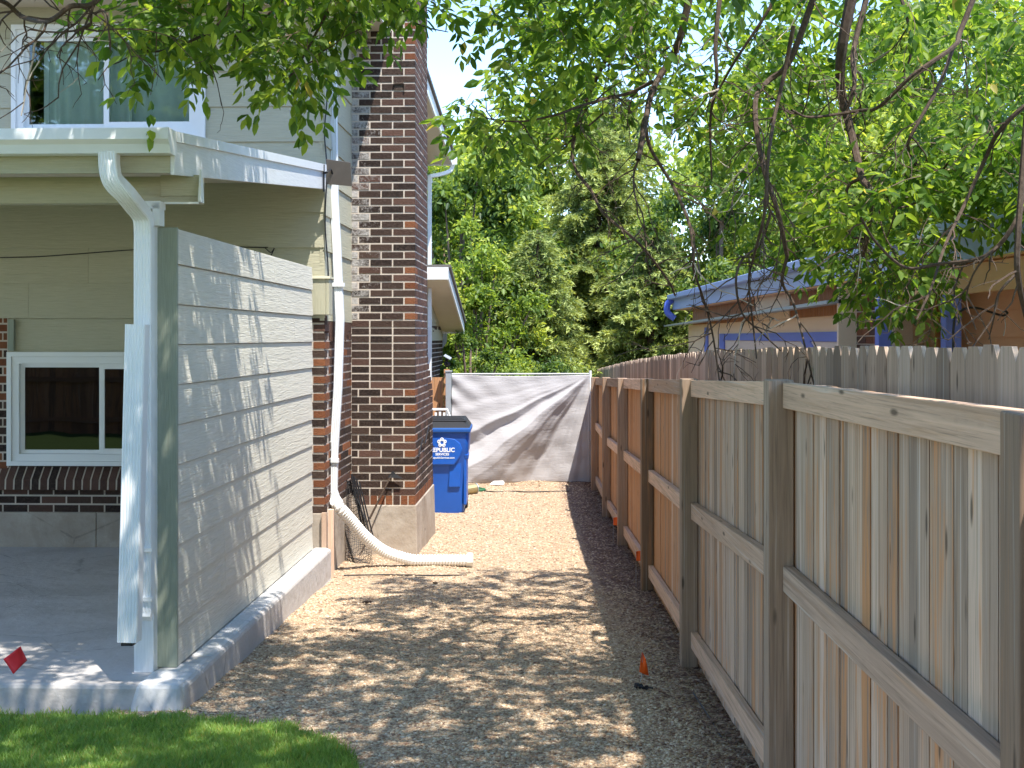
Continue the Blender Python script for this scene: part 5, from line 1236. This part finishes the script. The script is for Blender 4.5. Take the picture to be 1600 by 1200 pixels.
# ---- broadleaf background trees
def broadleaf(name, base, h, rad, zc, nleaf, size, mat, label, group=None, ncl=46, seed=1, trunk_r=.14, sq=1.0):
    ncl = int(ncl*1.4); n_ = nleaf//ncl
    r2 = np.random.default_rng(seed); R = random.Random(seed)
    e = empty(name, base, label, 'tree', group); B = Vector(base)
    mb = MB(); top = B+Vector((0, 0, zc)); mb.tube(bez([B-Vector((0, 0, .1)), B+Vector((.05, 0, zc*.4)), top, B+Vector((.1, 0, h*.85))], 5), trunk_r, 10, scales=list(np.linspace(1.1, .25, 16)))
    cl = []
    for k in range(ncl):
        a = R.uniform(0, 6.283); ph = math.acos(R.uniform(-1, 1)); rr = R.uniform(.2, 1.08)**.55
        c = Vector((math.sin(ph)*math.cos(a)*rad*rr, math.sin(ph)*math.sin(a)*rad*rr*sq, zc+(h-zc)*.5+math.cos(ph)*(h-zc*.8)*.52*rr))
        cl.append(c); 
        if k < 20: s0 = B+Vector((0, 0, zc*R.uniform(.7, 1.3))); mb.tube(bez([s0, s0.lerp(B+c, .5)+Vector((0, 0, .15)), B+c], 4), .045, 5, scales=list(np.linspace(1, .25, 9)), caps=False)
    mb.build('trunk', M['bark'], e, smooth=True)
    P_, T_ = [], []
    for c in cl:
        cr = rad*R.choice([.14, .19, .25, .32]); q = r2.normal(0, 1, (n_, 3)); q /= np.linalg.norm(q, axis=1, keepdims=True); q *= cr*np.abs(r2.normal(0, 1, (n_, 1)))**.6*.92; q[:, 2] *= .7; q[:, 2] -= .25*(q[:, 0]**2+q[:, 1]**2)/max(cr, .05)
        P_.append(q+np.array(B+c)); T_.append(np.clip(np.full(n_, R.uniform(.05, .85))+r2.normal(0, .2, n_), 0, 1))
    P_ = np.concatenate(P_); T_ = np.concatenate(T_); D = r2.normal(0, 1, P_.shape); D[:, 2] -= .3; 
    v, f = leafset(P_, D, size*r2.uniform(.7, 1.3, len(P_))); 
    # wider leaves
    t3 = np.stack([T_, r2.uniform(0, .98, len(P_)), T_], -1); np_mesh('crown', v, f, mat, e, tint=np.concatenate([t3, t3]))
    return e
g0_ = gz(30)
def bt(px, Y): return (P(px, 0, Y)[0], Y, g0_)
broadleaf('maple_tree', bt(715, 25), 5.3, 1.8, .9, 34000, .13, M['greenleaf'], 'bright leafy tree directly behind the house corner', 'leafy trees behind the yard', 60, 3)
broadleaf('maple_tree', bt(700, 31), 6.9, 2.5, 1.6, 26000, .17, M['limeleaf'], 'pale green tree farthest left behind the chimney', 'leafy trees behind the yard', 50, 4)
broadleaf('sapling', bt(745, 22.5), 3.9, 1.15, .3, 15000, .09, M['limeleaf'], 'yellow green sapling just above the left end of the fabric screen', 'leafy trees behind the yard', 34, 5, .05)
broadleaf('maple_tree', bt(690, 28), 6.0, 1.9, .7, 26000, .13, M['limeleaf'], 'sunny leafy tree half hidden by the house corner and eave', 'leafy trees behind the yard', 56, 31)
broadleaf('maple_tree', bt(1260, 27), 7.6, 3.2, 1.8, 36000, .16, M['limeleaf'], 'wide lime green tree behind the blue fascia', 'leafy trees behind the yard', 66, 6)
broadleaf('maple_tree', bt(1520, 26), 8.5, 3.1, 2.2, 36000, .16, M['limeleaf'], 'sunlit yellow green tree at the upper right corner', 'leafy trees behind the yard', 60, 7)
broadleaf('maple_tree', bt(1120, 24), 5.2, 1.7, .8, 24000, .11, M['greenleaf'], 'round green tree between the spruce and the neighbour house', 'leafy trees behind the yard', 50, 8)
broadleaf('maple_tree', bt(1400, 34), 9.5, 3.6, 2.0, 26000, .22, M['greenleaf'], 'tall darker tree behind the lime green ones', 'leafy trees behind the yard', 50, 9)
broadleaf('maple_tree', bt(900, 38), 9.0, 3.4, 2.0, 22000, .24, M['greenleaf'], 'dim broadleaf tree glimpsed behind the spruce', 'leafy trees behind the yard', 44, 10)
broadleaf('maple_tree', (-2.5, -11, .08), 12.5, 4.2, 1.8, 16000, .36, M['greenleaf'], 'round tree across the lawn behind the viewer, seen only as window reflection', 'leafy trees across the lawn', 40, 12)
broadleaf('maple_tree', (-8.5, -10, .08), 12.0, 4.2, 1.8, 16000, .36, M['greenleaf'], 'second tree across the lawn, left of the other one in the window reflection', 'leafy trees across the lawn', 40, 13)
# low hedge mass behind the screen
broadleaf('shrub', bt(850, 21), 1.62, 1.2, .2, 12000, .07, M['greenleaf'], 'low bushy shrub just behind the fabric screen', None, 40, 15, .03)
broadleaf('shrub', bt(735, 20.5), 2.15, .7, .2, 9000, .06, M['greenleaf'], 'small shrub behind the screen beside the gray post', None, 30, 16, .03)
# ---- spruces
def spruce(base, h, rad, label, seed, nb=210, dens=1.0, z0=.4):
    R = random.Random(seed); r2 = np.random.default_rng(seed); e = empty('spruce_tree', base, label, 'tree', 'spruces behind the yard'); B = Vector(base)
    mb = MB(); mb.tube([B-Vector((0, 0, .1)), B+Vector((0, 0, h*.5)), B+Vector((0, 0, h*.98))], .16, 9, scales=[1.1, .65, .1]); mb.build('trunk', M['barkdk'], e, smooth=True)
    bm_ = MB(); P_, D_, S_, T_ = [], [], [], []
    for k in range(nb):
        t_ = (k+.5)/nb; z_ = z0+(h-z0)*t_**1.05*.99; L = rad*(1-t_)**.72*R.uniform(.62, 1.12)+.12; a = k*2.399+R.uniform(-.4, .4)
        dr = Vector((math.cos(a), math.sin(a), 0)); s0 = B+Vector((0, 0, z_)); 
        pts = [s0+dr*(L*u)+Vector((0, 0, L*(.10*u-.42*u*u+.22*u**3)+.05*math.sin(u*5+k))) for u in [i/8 for i in range(9)]]
        bm_.tube(pts, .016, 4, scales=list(np.linspace(1, .2, 9)), caps=False)
        side = dr.cross(Vector((0, 0, 1))); shade = R.uniform(0, .25)
        nt_ = max(5, int(L*17*dens))
        for j in range(nt_):
            u = .12+.88*((j+R.random())/nt_); i = min(7, int(u*8)); b_ = pts[i].lerp(pts[i+1], u*8-i)
            for sg_ in (1, -1):
                tl = (.12+.34*L*(1-u)*.6+.10)*R.uniform(.6, 1.2); d = (side*sg_*R.uniform(.6, 1.1)+dr*R.uniform(.5, 1.0)+Vector((0, 0, R.uniform(-.55, .12)))).normalized()
                m_ = max(3, int(tl/.045))
                for w_ in range(m_):
                    c = b_+d*(tl*w_/m_)+Vector((0, 0, -.35*(w_/m_)**2*tl))
                    for s_ in range(3):
                        dd = d*1.0+Vector((R.gauss(0, .55), R.gauss(0, .55), R.gauss(-.05, .5)))
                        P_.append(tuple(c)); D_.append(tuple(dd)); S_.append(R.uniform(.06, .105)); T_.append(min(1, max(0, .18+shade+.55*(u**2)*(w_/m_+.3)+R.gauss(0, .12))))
    bm_.build('branches', M['barkdk'], e)
    P_ = np.array(P_); D_ = np.array(D_); S_ = np.array(S_); T_ = np.array(T_); N = len(P_)
    D_ /= np.linalg.norm(D_, axis=1, keepdims=True); R_ = np.cross(D_, r2.normal(0, 1, (N, 3))); R_ /= np.linalg.norm(R_, axis=1, keepdims=True)+1e-9
    w_ = .015; v = np.zeros((N, 3, 3)); v[:, 0] = P_-R_*w_; v[:, 1] = P_+R_*w_; v[:, 2] = P_+D_*S_[:, None]
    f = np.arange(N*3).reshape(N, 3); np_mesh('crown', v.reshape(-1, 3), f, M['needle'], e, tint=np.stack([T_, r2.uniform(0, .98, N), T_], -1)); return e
spruce(bt(935, 27), 6.5, 3.1, 'large blue green spruce filling the view above the fabric screen', 21, 230)
spruce(bt(840, 23.5), 4.0, 1.6, 'smaller spruce in front, left of the large spruce', 22, 110)
spruce(bt(1020, 23.5), 4.2, 1.6, 'drooping spruce just left of the neighbour lean-to', 23, 120)
spruce(bt(960, 33), 8.8, 3.0, 'tall dark spruce standing behind the large one', 24, 170, .6)
# far backdrop of trees on the horizon: a tree belt
mbp = []
N = 60000; th = rng.uniform(-1.1, 1.1, N); dist = rng.uniform(55, 75, N); hh = (3.2+1.6*np.sin(th*17)+1.2*np.sin(th*41+1))*rng.uniform(.0, 1.0, N)**.6
Cc = np.stack([np.sin(th)*dist, np.cos(th)*dist, hh+g0_], -1); v, f = leafset(Cc, rng.normal(0, 1, (N, 3)), rng.uniform(.5, .9, N))
tn = rng.uniform(0, 1, N); t3 = np.stack([tn, tn*.9, tn], -1)
tag(np_mesh('far_woods', v, f, M['greenleaf'], tint=np.concatenate([t3, t3])), 'far belt of green trees closing the horizon', 'woods', kind='stuff')
